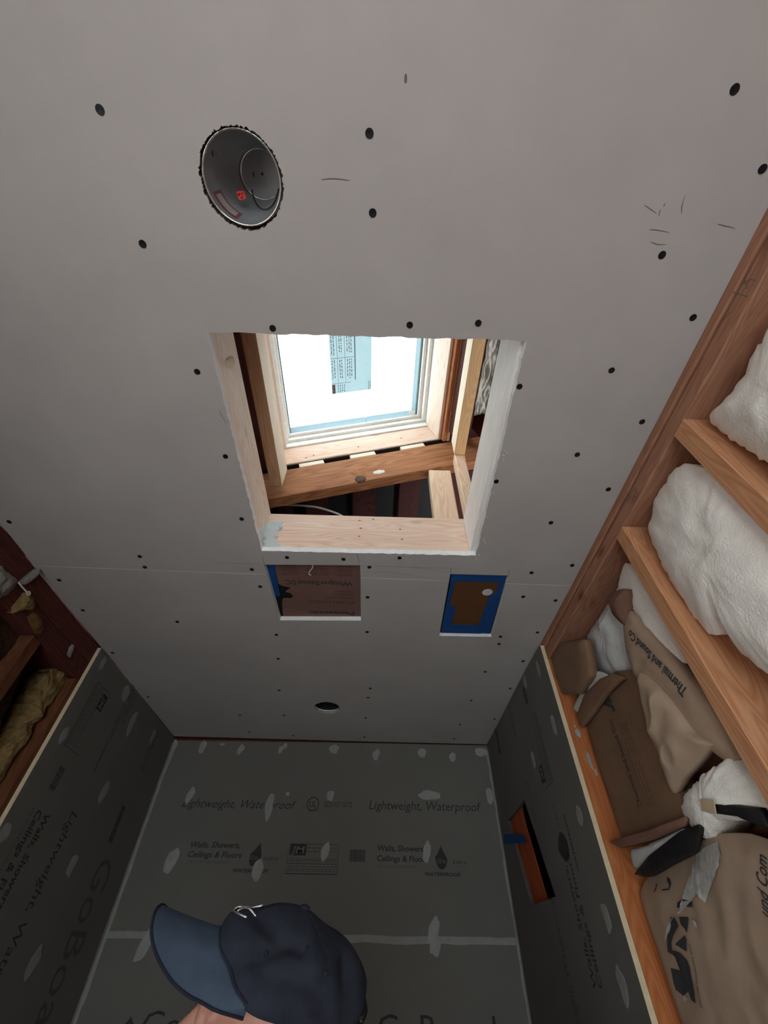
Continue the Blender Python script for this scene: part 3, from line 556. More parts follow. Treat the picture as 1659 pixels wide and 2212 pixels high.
# spaced deck boards, their cut ends showing above the rafter
deck = [(-0.365, -0.305), (-0.258, -0.167), (-0.067, 0.031), (0.135, 0.233), (0.334, 0.42), (0.52, 0.61), (0.71, 0.80), (0.90, 0.99), (1.09, 1.18), (-0.47, -0.40), (-0.66, -0.57), (-0.85, -0.76), (-1.04, -0.95), (-1.23, -1.14)]
for a, b in deck:
    if -0.37 < a < 0.30:
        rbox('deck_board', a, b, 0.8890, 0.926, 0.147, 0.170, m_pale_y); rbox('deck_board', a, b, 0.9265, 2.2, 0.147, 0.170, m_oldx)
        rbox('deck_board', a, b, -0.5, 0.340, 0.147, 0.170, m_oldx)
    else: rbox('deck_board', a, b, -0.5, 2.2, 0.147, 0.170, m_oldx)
# splintered edge under the far curb
f = lambda u, v: Vector((u, 0.8887, v))
rbox('felt_strip', -0.40, 0.36, 0.8905, 2.2, 0.1705, 0.1755, m_tar, 'black roofing felt showing in the gaps')
# curb under the skylight frame
cf = rbox('curb_board', -0.342, 0.336, 0.8872, 0.925, 0.176, 0.277, m_pine_x, 'pinkish curb board with a knot below the skylight')
rbox('curb_board', -0.342, -0.3050, 0.343, 0.8868, 0.176, 0.277, wood('pink_curb', (0.78, 0.55, 0.43), (0.66, 0.40, 0.29), 'y', knots=False))
rbox('curb_board', 0.2970, 0.3085, 0.343, 0.8868, 0.170, 0.277, m_pine_y)
rbox('curb_plywood', 0.3090, 0.322, 0.343, 0.8868, 0.150, 0.277, m_fir_y, 'orange plywood strip on the right curb')
rbox('curb_plywood', 0.3225, 0.336, 0.343, 0.8868, 0.147, 0.277, wood('light_ply', (0.62, 0.38, 0.22), (0.40, 0.20, 0.10), 'y', rings=2, knots=False), 'lighter plywood strip on the right curb')
for s_, o_ in [(-0.225, .196), (-0.195, .205), (-0.02, .212), (0.16, .222)]:
    bm = bmesh.new(); bmesh.ops.create_circle(bm, cap_ends=True, radius=0.0035, segments=8)
    for v in bm.verts: v.co = Vector((s_+v.co.x, 0.8869, o_+v.co.y))
    obj('nail_hole', bm, m_knot, cf, local=True)
# roofing above: sheathing with the skylight opening left free
rs = slab([(-1.45, -2.45), (1.40, -2.45), (1.40, 2.45), (-1.45, 2.45)], [[(-0.341, 0.330), (-0.341, 0.924), (0.335, 0.924), (0.335, 0.330)]], 'z', 0.178, 0.20)
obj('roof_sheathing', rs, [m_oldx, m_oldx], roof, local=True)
# crinkled foil-faced batt between the right header and the joist
bm = bmesh.new(); nu, nv = 10, 90; g = []
for i in range(nu+1):
    g.append([])
    for j in range(nv+1):
        u, v = 0.362+0.056*i/nu, -0.2+0.93*j/nv
        q = Vector((u*70, v*28, 0)); h = 0.012*noise.noise(q)+0.007*noise.noise(q*2.4)
        g[-1].append(bm.verts.new((u, v, 0.055+h)))
for i in range(nu):
    for j in range(nv): bm.faces.new([g[i][j], g[i+1][j], g[i+1][j+1], g[i][j+1]])
r_ = bmesh.ops.extrude_face_region(bm, geom=bm.faces[:]); bmesh.ops.translate(bm, vec=(0, 0, 0.04), verts=[v for v in r_['geom'] if isinstance(v, bmesh.types.BMVert)])
bmesh.ops.recalc_face_normals(bm, faces=bm.faces)
foil = obj('foil_batt', bm, m_foil, None, smooth=True); foil.location = (0, 0, 2.835); foil.rotation_euler = (0, -AL, 0)
tag(foil, 'strip of crinkled foil-faced insulation between the right header and the pale joist', 'insulation')
# dark red-brown boards either side of it
rbox('blocking', 0.324, 0.345, -0.3, 0.84, 0.03, 0.14, m_oldz); rbox('blocking', 0.420, 0.440, -0.3, 0.84, 0.02, 0.14, m_oldz)
rbox('blocking', -0.44, -0.40, -0.3, 0.84, 0.03, 0.14, m_oldz)
# posts carrying the rafter above the header
obj('cripple_post', box(0.172, 0.2505, 0.8890, 0.927, JT+.0003, 2.895, 0.003), m_pine_z, ceil, label='short flat post with wavy grain under the rafter')
obj('cripple_post', box(0.2635, 0.3010, 0.8480, 0.8870, JT+.0003, 2.942, 0.003), m_pine_z, ceil, label='narrow post beside the flat one')
# loose white cable
tag(obj('loose_cable', tube(spline([(-0.42, 1.0, 2.79), (-0.36, 1.0, 2.805), (-0.304, 1.0, 2.806), (-0.236, 1.0, 2.800), (-0.184, 1.0, 2.782), (-0.141, 1.0, 2.760), (-0.10, 0.995, 2.715), (-0.075, 0.985, 2.65), (-0.07, 0.975, 2.595)], 6), 0.004, 8), m_cable, smooth=True), 'thin white cable arching in the dark gap above the header', 'cable')
# attic end walls keep daylight out
for nm, b in [('wall_attic_far', box(-1.3, 1.3, 2.40, 2.42, 2.2, 3.6, 0)), ('wall_attic_near', box(-1.3, 1.3, -2.42, -2.40, 2.45, 3.6, 0)),
              ('wall_attic_left', box(-1.32, -1.30, -2.4, 2.4, 2.3, 2.75, 0)), ('wall_attic_right', box(1.28, 1.30, -2.4, 2.4, 2.3, 3.6, 0))]:
    tag(obj(nm, b, m_oldx), kind='structure')
# dark vertical boards at the back of the attic space
aw = empty('wall_attic_back', (0, 1.45, 2.46), kind='structure')
for i, (c0, xx) in enumerate([((0.03, 0.03, 0.03), -0.30), ((0.05, 0.055, 0.05), -0.18), ((0.09, 0.02, 0.022), -0.06), ((0.055, 0.062, 0.055), 0.07), ((0.045, 0.012, 0.014), 0.19), ((0.04, 0.04, 0.04), 0.31)]):
    obj('vertical_board', box(xx-0.058, xx+0.058, 1.42, 1.44, 2.4535, 2.80, 0.003), mottled('attic_board_%d' % i, c0, 0.3, 30), aw)
# ---- window_1: the roof window
w1 = empty('window_1', (0, 0, 2.835), (0, -AL, 0), kind='structure', label='white framed roof window letting in white daylight')
def ring(s0, s1_, y0, y1, t, o0, o1, bev=0.0015):
    bm = bmesh.new()
    bx(bm, s0-t, s0, y0-t, y1+t, o0, o1, bev); bx(bm, s1_, s1_+t, y0-t, y1+t, o0, o1, bev)
    bx(bm, s0, s1_, y0-t, y0, o0, o1, bev); bx(bm, s0, s1_, y1, y1+t, o0, o1, bev)
    return bm
for nm, (a, b, c_, d), t, o0, o1, mt in [('frame', (-0.282, 0.300, 0.355, 0.881), 0.052, 0.2775, 0.306, m_pvc), ('sash', (-0.269, 0.286, 0.372, 0.870), 0.055, 0.306, 0.325, m_pvc),
                                        ('sash_bead', (-0.258, 0.272, 0.386, 0.858), 0.06, 0.325, 0.3345, m_pvc), ('cladding', (-0.252, 0.266, 0.378, 0.862), 0.05, 0.3405, 0.385, m_alu)]:
    obj(nm, ring(a, b, c_, d, t, o0, o1), mt, w1, local=True)
obj('glass_pane', box(-0.300, 0.315, 0.345, 0.905, 0.3345, 0.340, 0), m_glass, w1, local=True)
obj('handle_clip', box(0.236, 0.262, 0.838, 0.856, 0.330, 0.3344, 0.003), m_pvc, w1, local=True)
obj('pin', box(0.045, 0.050, 0.838, 0.860, 0.330, 0.3344, 0.001), m_steel, w1, local=True)
stk = obj('energy_label', box(-0.083, 0.070, 0.385, 0.719, 0.3325, 0.3342, 0), m_label, w1, local=True, label='pale printed label stuck to the glass')
fl_ = lambda u, v: Vector((u, v, 0.3322))
# (u along s, v along y) - rules, unreadable lines of print, maker's mark
rul = [(-0.083, 0.679, -0.010, 0.6805), (-0.083, 0.585, 0.003, 0.5865), (-0.083, 0.500, 0.068, 0.5015), (-0.030, 0.386, -0.0288, 0.679), (-0.058, 0.386, -0.0568, 0.679), (0.0035, 0.386, 0.0047, 0.505)]
bars(rul, fl_, 'label_rule', m_labelink, stk, True); bars([(0.006, 0.505, 0.0095, 0.672)], fl_, 'label_bar', m_labelink, stk, True)
pr_ = []
for c0, (va, vb) in [(u, w) for u in (-0.078, -0.070, -0.050, -0.043, -0.022, -0.014, -0.007) for w in ((0.392, 0.49), (0.508, 0.575), (0.592, 0.668))]:
    v = va
    while v < vb-.008:
        l = rng.uniform(.004, .014); pr_.append((c0, v, c0+0.0028, min(v+l, vb))); v += l+.004
for c0 in (-0.060, -0.052, -0.044, -0.036, 0.058, 0.064):
    v = 0.685
    while v < 0.712: l = rng.uniform(.004, .01); pr_.append((c0, v, c0+.0026, v+l)); v += l+.003
bars(pr_, fl_, 'label_small_print', m_labelink, stk, True)
bars([(-0.0815, 0.683, -0.070, 0.7175)], fl_, 'maker_mark', plain('mark_dark', (0.16, 0.13, 0.12), 0.8), stk, True)
lettering('VELUX', (-0.0785, 0.6855, 0.3318), (0, 1, 0), (1, 0, 0), 0.029, 0.0052, m_label, stk, 0, 0.03, local=True, name='maker_name')
for s_, u_, w_ in [('0.24', (0.000, 0.405), .022), ('0.43', (-0.012, 0.405), .022)]: lettering(s_, (u_[0]-.006, u_[1], 0.3320), (0, 1, 0), (1, 0, 0), w_, 0.006, m_labelink, stk, 0, 0.02, local=True)
# ---- shower walls
def far_f(u, v, h=0.0): return Vector((u, YF-h, v))
wf = empty('wall_far', (0, YF, 1.2), kind='structure', label='far shower wall of grey printed backer board')
ZS = 1.7630
def top_far(x): return ZC-0.0005
ub = obj('backer_board', slab([(XL, ZS+.0004), (XR, ZS+.0004), (XR, ZC-0.006), (0.0, ZC-0.0065), (-0.4, ZC-0.010), (XL, ZC-0.013)], [], 'y', YF, YF+.0127), [m_board, m_boardedge], wf)
lb_ = obj('backer_board', slab([(XL, 0), (XR, 0), (XR, ZS-.0004), (XL, ZS-.0004)], [], 'y', YF, YF+.0127), [m_board, m_boardedge], wf)
obj('top_plate', box(-1.1, 0.7, YF+.0135, YF+.05, ZC-0.05, ZC+.0, 0), m_leftstud, wf, label='red-brown plate showing in the gap above the board')
obj('outer_sheathing', box(-1.12, 0.72, YF+.0505, YF+.07, 0, ZC+.02, 0), m_oldx, wf)
for s_, (x, z), w, c_, sh, bo in FAR_TEXT:
    big = s_ == 'GoBoard'
    par = ub if z > ZS else lb_
    lettering(s_, (x, YF-.0006, z), (1, 0, 0), (0, 0, 1), w, c_, m_inkfaint if (c_ < .007 or s_.startswith('JM')) else m_inkw, par, sh, bo)
def drop(tip, bot, right, f, par, mat, lean=0.0, name='drop_emblem'):
    h = abs(tip[1]-bot[1]); w = abs(right)
    pts = []
    for k in range(28):
        a = 2*math.pi*k/28; yy = (1-math.cos(a))/2
        pts.append((w*math.sin(a)*math.sin(a/2)**.75 if False else w*math.sin(a)*(1-(1-yy)**2.2 if yy < .5 else 1)**.9*(1.0 if yy > .5 else (yy*2)**.35), h*(1-yy)))
    cx = bot[0]
    return obj(name, flat_poly([[(cx+u+lean*v, bot[1]+v) for u, v in pts]], lambda u, v: f(u, v, .0006)), mat, par)
D = FAR_DROPS
for i, (ln, ww) in enumerate([(0.25, .024), (0.0, .025), (0.0, .035)]):
    tip, bot = D[3*i], D[3*i+1]; par = ub if bot[1] > ZS else lb_
    drop(tip, (bot[0], bot[1]), ww, far_f, par, m_inkw, ln)
    lettering('1/2 in', (bot[0]-.017, YF-.0010, bot[1]+.02), (1, 0, 0), (0, 0, 1), 0.034, 0.014, m_board, par, .1, .01)
bxp = FAR_BOX
def outline(p, w=0.0012, bottom=2.5):
    (x0, z1), (x1, _), (_, z0), _ = p[0], p[1], p[2], p[3]
    x0 = min(q[0] for q in p); x1 = max(q[0] for q in p); z0 = min(q[1] for q in p); z1 = max(q[1] for q in p)
    return x0, x1, z0, z1
x0, x1, z0, z1 = outline(bxp[:4])
rows = [(x0, z0, x0+.0014, z1-.02), (x1-.0014, z0, x1, z1), (x0, z0, x1, z0+.003), (x0, z0+.032, x1, z0+.034)]
bars(rows, lambda u, v: far_f(u, v, .0006), 'printed_frame', m_inkw, ub)
pr_ = []
for zz, xa in [(z1-.006, .062), (z1-.018, .062), (z1-.030, .062), (z0+.046, .012), (z0+.040, .004), (z0+.022, .01), (z0+.014, .006), (z0+.008, .004)]:
    u = x0+xa
    while u < x1-.012: l = rng.uniform(.006, .018); pr_.append((u, zz, min(u+l, x1-.004), zz+.0035)); u += l+.004
bars(pr_, lambda u, v: far_f(u, v, .0006), 'small_print', m_inkfaint, ub)
(jx0, jz1), (jx1, jz0) = bxp[4], bxp[5]
bars([(jx0, jz0, jx1, jz1)], lambda u, v: far_f(u, v, .0006), 'maker_block', m_inkw, ub)
lettering('JM', (jx0+.006, YF-.0010, jz0+.008), (1, 0, 0), (0, 0, 1), (jx1-jx0)-.012, (jz1-jz0)-.016, m_board, ub, .12, .02)
(jx0, jz1), (jx1, jz0) = bxp[6], bxp[7]; k = 0; u = jx0; rows = []
while u < jx1: w = rng.choice((.002, .003, .0045)); rows.append((u, jz0, u+w, jz1)); u += w+rng.choice((.0015, .0025))
bars(rows, lambda u, v: far_f(u, v, .0006), 'bar_code', m_inkw, ub)
(jx0, jz1), (jx1, jz0) = bxp[8], bxp[9]; cx, cz, rr = (jx0+jx1)/2, (jz0+jz1)/2, abs(jx1-jx0)/2
ringp = [[(cx+rr*q*math.cos(a), cz+rr*q*math.sin(a)) for q, a in ((1, 2*math.pi*i/24), (1, 2*math.pi*(i+1)/24), (.86, 2*math.pi*(i+1)/24), (.86, 2*math.pi*i/24))] for i in range(24)]
obj('approval_mark', flat_poly(ringp, lambda u, v: far_f(u, v, .0006)), m_inkw, ub)
lettering('UL', (cx-rr*.55, YF-.0006, cz-rr*.4), (1, 0, 0), (0, 0, 1), rr*1.1, rr*.8, m_inkw, ub, 0, .01)
for x, z, w, h in FAR_MUD:
    smear(blob(x, z, w, h, rng, lean=rng.uniform(-.05, .3)), lambda u, v, q: far_f(u, v, q+.0008), .0016, 'joint_compound', m_mud, ub if z > ZS else lb_)
# taped seam between the boards and sealed corners
def strip(pts, f, name, mat, par, w0=.010, w1=.006, seed=0):
    top, bot = [], []
    for i in range(61):
        t = i/60; u = pts[0][0]+(pts[1][0]-pts[0][0])*t; v = pts[0][1]+(pts[1][1]-pts[0][1])*t
        a = w0+w1*noise.noise(Vector((t*9+seed, 1, 0)))+w1*.5*noise.noise(Vector((t*31+seed, 2, 0))); b = w0+w1*noise.noise(Vector((t*9+seed, 5, 0)))+w1*.5*noise.noise(Vector((t*31, 7+seed, 0)))
        top.append((u, v, a)); bot.append((u, v, b))
    return top, bot
top, bot = strip([(XL+.004, ZS), (XR-.004, ZS)], None, '', None, None, .010, .005, 3)
bm = bmesh.new(); prev = None
for (u, v, a), (_, _, b) in zip(top, bot):
    n = [bm.verts.new(far_f(u, v+a, .0004)), bm.verts.new(far_f(u, v+a*.5, .0014)), bm.verts.new(far_f(u, v-b*.5, .0014)), bm.verts.new(far_f(u, v-b, .0004))]
    if prev:
        for q in range(3): bm.faces.new([prev[q], prev[q+1], n[q+1], n[q]])
    prev = n
bmesh.ops.recalc_face_normals(bm, faces=bm.faces); obj('seam_compound', bm, m_mudthin, wf)
for X, sg, nm, sd_, wa in [(XL, 1, 'left corner', 11, .013), (XR, -1, 'right corner', 17, .009)]:
    bm = bmesh.new(); prev = None
    for i in range(101):
        z = 0.05+(ZC-.03-.05)*i/100
        a = wa+.008*noise.noise(Vector((z*7, sd_, 0)))+.004*noise.noise(Vector((z*25, sd_, 0))); b = wa+.006*noise.noise(Vector((z*7, sd_+5, 0)))+.003*noise.noise(Vector((z*25, sd_+5, 0)))
        if z > ZC-.10: a += .012*(z-ZC+.10)/.1
        n = [bm.verts.new((X+sg*a, YF-.0004, z)), bm.verts.new((X+sg*.003, YF-.003, z)), bm.verts.new((X+sg*.0004, YF-b, z))]
        if prev:
            for q in range(2): bm.faces.new([prev[q], prev[q+1], n[q+1], n[q]])
        prev = n
    bmesh.ops.recalc_face_normals(bm, faces=bm.faces); obj('corner_sealant', bm, m_mudthin, wf)
# ---- printed side walls share one layout: text runs along the board, which stands on end
def side_print(par, X, sg, right, up, y_of, z0_, box_, jm_, bar_, bar2_, lines, drops):
    """right/up: directions of the print on the wall; sg: outward normal along x"""
    P0 = lambda y, z, h=.0006: Vector((X+sg*h, y, z))
    ys = [p[0] for p in box_]; zs = [p[1] for p in box_]; y0, y1, a0, a1 = min(ys), max(ys), min(zs), max(zs)
    rw = [(y0, a0, y0+.003, a1), (y0+.010, a0, y0+.012, a1), (y0, a0, y1, a0+.0015), (y0, a1-.0015, y1, a1)]
    bars(rw, lambda u, v: P0(u, v), 'printed_frame', m_inkw, par)
    pr = []
    for yy in (y0+.016, y0+.024, y0+.032, y0+.044, y0+.052, y0+.060):
        v = a0+.01
        while v < a1-.015: l = rng.uniform(.006, .018); pr.append((yy, v, yy+.0032, v+l)); v += l+.004
    bars(pr, lambda u, v: P0(u, v), 'small_print', m_inkfaint, par)
    ys = [p[0] for p in jm_]; zs = [p[1] for p in jm_]; cy = sum(ys)/2; c0, c1 = min(zs), max(zs)
    bars([(cy-.018, c0, cy+.018, c1)], lambda u, v: P0(u, v), 'maker_block', m_inkw, par)
    st = (P0(cy-.011, c0+.006, .001) if right[2] > 0 else P0(cy-.011, c1-.006, .001))
    lettering('JM', st, right, up, (c1-c0)-.012, .022, m_board, par, .1, .02)
    for bb in (bar_, bar2_):
        cy = (bb[0][0]+bb[1][0])/2; c0, c1 = min(bb[0][1], bb[1][1]), max(bb[0][1], bb[1][1]); v = c0; rw = []
        while v < c1: w = rng.choice((.002, .003, .0045)); rw.append((cy-.016, v, cy+.016, v+w)); v += w+rng.choice((.0015, .0025))
        bars(rw, lambda u, v: P0(u, v), 'bar_code', m_inkw, par)
    for s_, y, z, w, c_, sh, bo, mt in lines: lettering(s_, P0(y, z), right, up, w, c_, mt, par, sh, bo)
    for cy, cz, h, w in drops:
        pts = []
        for k in range(24):
            a = 2*math.pi*k/24; q = (1-math.cos(a))/2
            wd_ = w*math.sin(a)*(1.0 if q > .5 else (q*2)**.35)
            pts.append((cy+(h*(1-q)-h/2)*up[1], cz+wd_))
        obj('drop_emblem', flat_poly([pts], lambda u, v: P0(u, v)), m_inkw, par)
wl = empty('wall_left', (XL, 1.0, 1.2), kind='structure', label='left wall, grey board by the shower and open dark framing nearer')
L = LEFT_PTS
lbd = obj('backer_board', slab([(YL, 0), (YF-.0005, 0), (YF-.0005, ZC-.004), (1.9, ZC-.004), (YL+.004, ZC-.007)], [], 'x', XL, XL-.0127), [m_board, m_boardedge], wl)
side_print(lbd, XL, 1, (0, 0, -1), (0, 1, 0), None, 0, L['box'], L['jm'], L['barcode'], L['barcode2'],
   [('Walls, Showers,', 1.520, 1.983, .215, .028, .1, .02, m_inkw), ('Ceilings & Floors', 1.478, 1.983, .238, .028, .1, .02, m_inkw), ('JM.COM/GOBOARD', 1.452, 1.983, .18, .012, 0, 0, m_inkfaint),
    ('Lightweight, Waterproof', 1.650, 2.016, .50, .040, .15, 0, m_inkw), ('Lightweight, Waterproof', 1.655, 2.80-.30, .26, .040, .15, 0, m_inkfaint), ('GoBoard', 1.985, 2.400, .16, .05, 0, 0, m_inkfaint), ('GoBoard', 1.955, 1.95, .52, .12, 0, 0, m_inkfaint),
    ('GoBoard', 1.690, 2.425, .11, .035, .1, 0, m_inkfaint), ('WATERPROOF', 1.66, 2.235, .10, .012, 0, .02, m_inkw), ('20231027 10172', 1.665, 2.305, .06, .012, 0, 0, m_inkfaint)], [(1.49, 1.66, .09, .04)])
for y, z, w, h in LEFT_MUD: smear(blob(y, z, w, h, rng), lambda u, v, q: Vector((XL+q+.0008, u, v)), .0014, 'joint_compound', m_mudthin, lbd)
# left framing
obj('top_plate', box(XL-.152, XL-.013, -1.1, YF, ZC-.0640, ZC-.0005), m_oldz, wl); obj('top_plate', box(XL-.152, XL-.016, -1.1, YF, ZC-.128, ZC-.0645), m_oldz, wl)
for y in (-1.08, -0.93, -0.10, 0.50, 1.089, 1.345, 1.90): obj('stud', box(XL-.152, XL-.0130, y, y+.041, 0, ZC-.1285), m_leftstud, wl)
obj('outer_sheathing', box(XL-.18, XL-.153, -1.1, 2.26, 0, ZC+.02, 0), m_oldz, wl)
# right framing and board
wr = empty('wall_right', (XR, 0.9, 1.2), kind='structure', label='right wall, open studs nearer and grey board by the shower')
RP = RIGHT_PTS
hole = jag([(p[0], p[1]) for p in NICHE], .03, .0012, rng)
rbd = obj('backer_board', slab([(YR, 0), (YF-.0005, 0), (YF-.0005, ZC-.004), (1.45, ZC-.005), (YR+.012, ZC-.0105), (YR, ZC-.014)], [hole], 'x', XR, XR+.0127, 1, 1), [m_board, m_boardedge, m_edgeshade], wr)
side_print(rbd, XR, -1, (0, 0, 1), (0, 1, 0), None, 0, RP['box'], RP['jm'], RP['barcode'], RP['barcode2'],
   [('Walls, Showers,', 1.515, 1.655, .23, .026, .1, .01, m_inkw), ('Ceilings & Floors', 1.478, 1.655, .25, .026, .1, .01, m_inkw), ('WATERPROOF', 1.435, 1.86, .13, .014, 0, .02, m_inkw), ('0.50 in', 1.50, 1.97, .06, .016, 0, .01, m_inkfaint),
    ('Lightweight, Waterproof', 1.70, 1.50, .34, .035, .15, 0, m_inkfaint), ('WATERPROOF', 1.70, 2.02, .13, .02, 0, 0, m_inkfaint), ('GoBoard', 1.72, 2.30, .12, .04, 0, 0, m_inkfaint)], [(1.512, 1.925, .085, .034)])
for y, z, w, h in RIGHT_MUD: smear(blob(y, z, w, h, rng), lambda u, v, q: Vector((XR-q-.0008, u, v)), .0014, 'joint_compound', m_mudthin, rbd)
SX0, SX1 = XR+.0130, XR+.153
obj('top_plate', box(SX0, SX1, -1.1, YF, ZC-.0195, ZC+.0157, .003), m_plate, wr); obj('top_plate', box(SX0+.0025, SX1, -1.1, YF, ZC-.0605, ZC-.0238, .003), m_plate, wr)
for y, lab in [(-1.08, None), (-0.62, None), (-0.15, None), (0.381, 'stud between the two white batts'), (0.663, 'broad stud left of the stacked kraft bags'), (1.271, 'orange stud the shower board ends on')]:
    sd_o = obj('stud', box(SX0, SX1, y, y+.038, 0, ZC-.0610), m_studor if y > 1 else m_stud, wr, label=lab)
obj('stud', box(SX0, SX1, 2.16, 2.2, 0, ZC-.0610), m_stud, wr)
obj('outer_sheathing', box(SX1+.001, SX1+.02, -1.1, 2.26, 0, ZC+.012, 0), m_plate, wr)
for pl in PLATE_MARKS:
    for a, b in zip(pl, pl[1:]):
        a, b = Vector(a), Vector(b); d = (b-a).normalized(); n = Vector((0, -d.z, d.y))*.0007
        bm = bmesh.new(); bm.faces.new([bm.verts.new(p+Vector((-.0006, 0, 0))) for p in (a+n, b+n, b-n, a-n)])
        obj('pencil_mark', bm, m_pencil, wr)
for (x, z, w, h) in [(0.592, 2.148, .007, .012), (0.600, 2.075, .005, .022), (0.607, 2.047, .003, .009), (.588, 2.165, .003, .004)]:
    smear(blob(x, z, w, h, rng), lambda u, v, q: Vector((u, 1.2708-q, v)), .001, 'paint_drip', m_mud, wr)
# slanted orange brace in the cut-out and the black void round it
N_ = [Vector((0, p[0], p[1])) for p in NICHE]
bm = bmesh.new(); vs = []
for xx in (XR+.0135, XR+.0155):
    for y, z in [(1.935, 2.22), (2.17, 2.22), (2.02, 1.76), (1.772, 1.76)]: vs.append(bm.verts.new((xx, y, z)))
for q in [(0, 1, 2, 3), (4, 5, 6, 7), (0, 1, 5, 4), (1, 2, 6, 5), (2, 3, 7, 6), (3, 0, 4, 7)]: bm.faces.new([vs[i] for i in q])
bmesh.ops.recalc_face_normals(bm, faces=bm.faces)
obj('slanted_brace', bm, wood('brace_orange', (0.50, 0.10, 0.03), (0.34, 0.05, 0.015), 'z', knots=False), wr, label='orange brace visible inside the cut-out')
obj('cavity_dark', box(XR+.10, XR+.11, 1.45, 2.15, 1.6, 2.3, 0), m_tar, wr)  # black sheet added to stand for the shade inside the wall
# wall behind the camera with its window opening
wb = obj('wall_back', slab([(-1.15, 0), (0.75, 0), (0.75, ZC+.012), (-1.15, ZC+.012)], [[(-0.60, .40), (0.50, .40), (0.50, 1.80), (-0.60, 1.80)]], 'y', -1.10, -1.11), [m_paper, m_gyps]); tag(wb, kind='structure')
w3 = empty('window_3', (XL, -0.5, 1.25), kind='structure')
bm = bmesh.new()
for a in [(-.885, -.86, .70, 1.80), (-.14, -.105, .70, 1.80), (-.86, -.14, .70, .725), (-.86, -.14, 1.775, 1.80)]: bx(bm, XL-.05, XL-.0, a[0], a[1], a[2], a[3], .003)
obj('frame', bm, m_pvc, w3); obj('glass_pane', box(XL-.03, XL-.026, -.86, -.14, .725, 1.775, 0), m_glass, w3)
w2 = empty('window_2', (-0.05, -1.1, 1.1), kind='structure')
bm = bmesh.new()
for a in [(-.64, -.60, .36, 1.84), (.50, .54, .36, 1.84), (-.60, .50, .36, .40), (-.60, .50, 1.80, 1.84), (-.07, -.03, .40, 1.80)]: bx(bm, a[0], a[1], -1.125, -1.085, a[2], a[3], .003)
obj('frame', bm, m_pvc, w2); obj('glass_pane', box(-0.60, .50, -1.106, -1.102, .40, 1.80, 0), m_glass, w2)
# painter's tape on the cut-out
bm = bmesh.new(); T_ = TAPE
A = [bm.verts.new((XR-.0012, y, z)) for y, z in T_]; B = [bm.verts.new((XR-.0004, y, z)) for y, z in T_]
bm.faces.new(A); bm.faces.new(B[::-1])
for i in range(len(A)): bm.faces.new([A[i], A[(i+1) % len(A)], B[(i+1) % len(A)], B[i]])
bmesh.ops.recalc_face_normals(bm, faces=bm.faces)
tag(obj('masking_tape', bm, m_blue), 'strip of blue masking tape across the dark cut-out in the right shower wall', 'tape')
# ================================================================== THINGS IN THE CEILING
# ---- recessed light
rl = empty('recessed_light', (can_c[0], can_c[1], ZC), label='large open metal recessed light housing with a red sticker inside', cat='light', group='recessed lights in the ceiling')
cx, cy = -0.2155, 0.0515
obj('housing', lathe([(0.0552, 2.4455), (0.0548, 2.455), (0.0535, 2.475), (0.049, 2.505), (0.0425, 2.535), (0.037, 2.552), (0.0345, 2.556), (0.0345, 2.575), (0.0385, 2.574), (0.045, 2.54), (0.0515, 2.508), (0.0565, 2.475), (0.0572, 2.4455)], cx, cy, 64), m_can, rl, smooth=True)
obj('trim_ring', tube([(cx+.0560*math.cos(a), cy+.0560*math.sin(a), 2.4455) for a in [2*math.pi*k/64 for k in range(64)]], .0016, 8, True), m_ring, rl, smooth=True)
pl = obj('socket_plate', lathe([(0.0, 2.559), (0.0325, 2.559), (0.0335, 2.560), (0.0335, 2.564), (0, 2.564)], cx+.002, cy, 48), m_canplate, rl)
obj('plate_ring', tube([(cx+.002+.0335*math.cos(a), cy+.0335*math.sin(a), 2.5585) for a in [2*math.pi*k/48 for k in range(48)]], .0011, 6, True), m_ring, rl, smooth=True)
obj('slot', box(cx-.0115, cx-.0100, cy-.003, cy+.003, 2.5578, 2.5592, 0), m_black, pl)
obj('hole', lathe([(0, 2.5582), (.0018, 2.5582), (.0018, 2.5592), (0, 2.5592)], cx+.004, cy-.001, 12), m_black, pl)
lettering('-oo-', (cx-.0015, cy+.001, 2.5586), (-1, 0, 0), (0, 1, 0), .005, .0012, m_inkfaint, pl)
obj('cord', tube(spline([(-0.2265, .070, 2.535), (-.2235, .079, 2.526), (-.217, .088, 2.517), (-.208, .0935, 2.513), (-.199, .093, 2.514), (-.1905, .087, 2.520), (-.1855, .078, 2.53), (-.183, .068, 2.54)], 6), .0011, 8), m_black, rl, smooth=True)
bm = bmesh.new(); sp = []
for k in range(24):
    a = 2*math.pi*k/24; rr = .0068/(abs(math.cos(a))**5+abs(math.sin(a))**5)**.2; sp.append((rr*math.cos(a-.6)*.9, rr*math.sin(a-.6)))
stc = Vector((-0.2385, 0.0770, 2.506)); nrm = (Vector((cx, cy, 2.47))-stc).normalized(); e1 = Vector((0, 0, 1)).cross(nrm).normalized(); e2 = nrm.cross(e1)
A = [bm.verts.new(stc+nrm*.004+e1*u+e2*v) for u, v in sp]; B = [bm.verts.new(stc+nrm*.0035+e1*u+e2*v) for u, v in sp]; bm.faces.new(A); bm.faces.new(B[::-1])
for i in range(24): bm.faces.new([A[i], A[(i+1) % 24], B[(i+1) % 24], B[i]])
bmesh.ops.recalc_face_normals(bm, faces=bm.faces)
stk2 = obj('red_sticker', bm, m_red, rl)
lettering('6 6', stc+nrm*.0045-e1*.0045-e2*.0045, e1, e2, .009, .0045, m_black, stk2, 0, .01); lettering('1', stc+nrm*.0045-e1*.0008+e2*.001, e1, e2, .0012, .004, m_black, stk2)
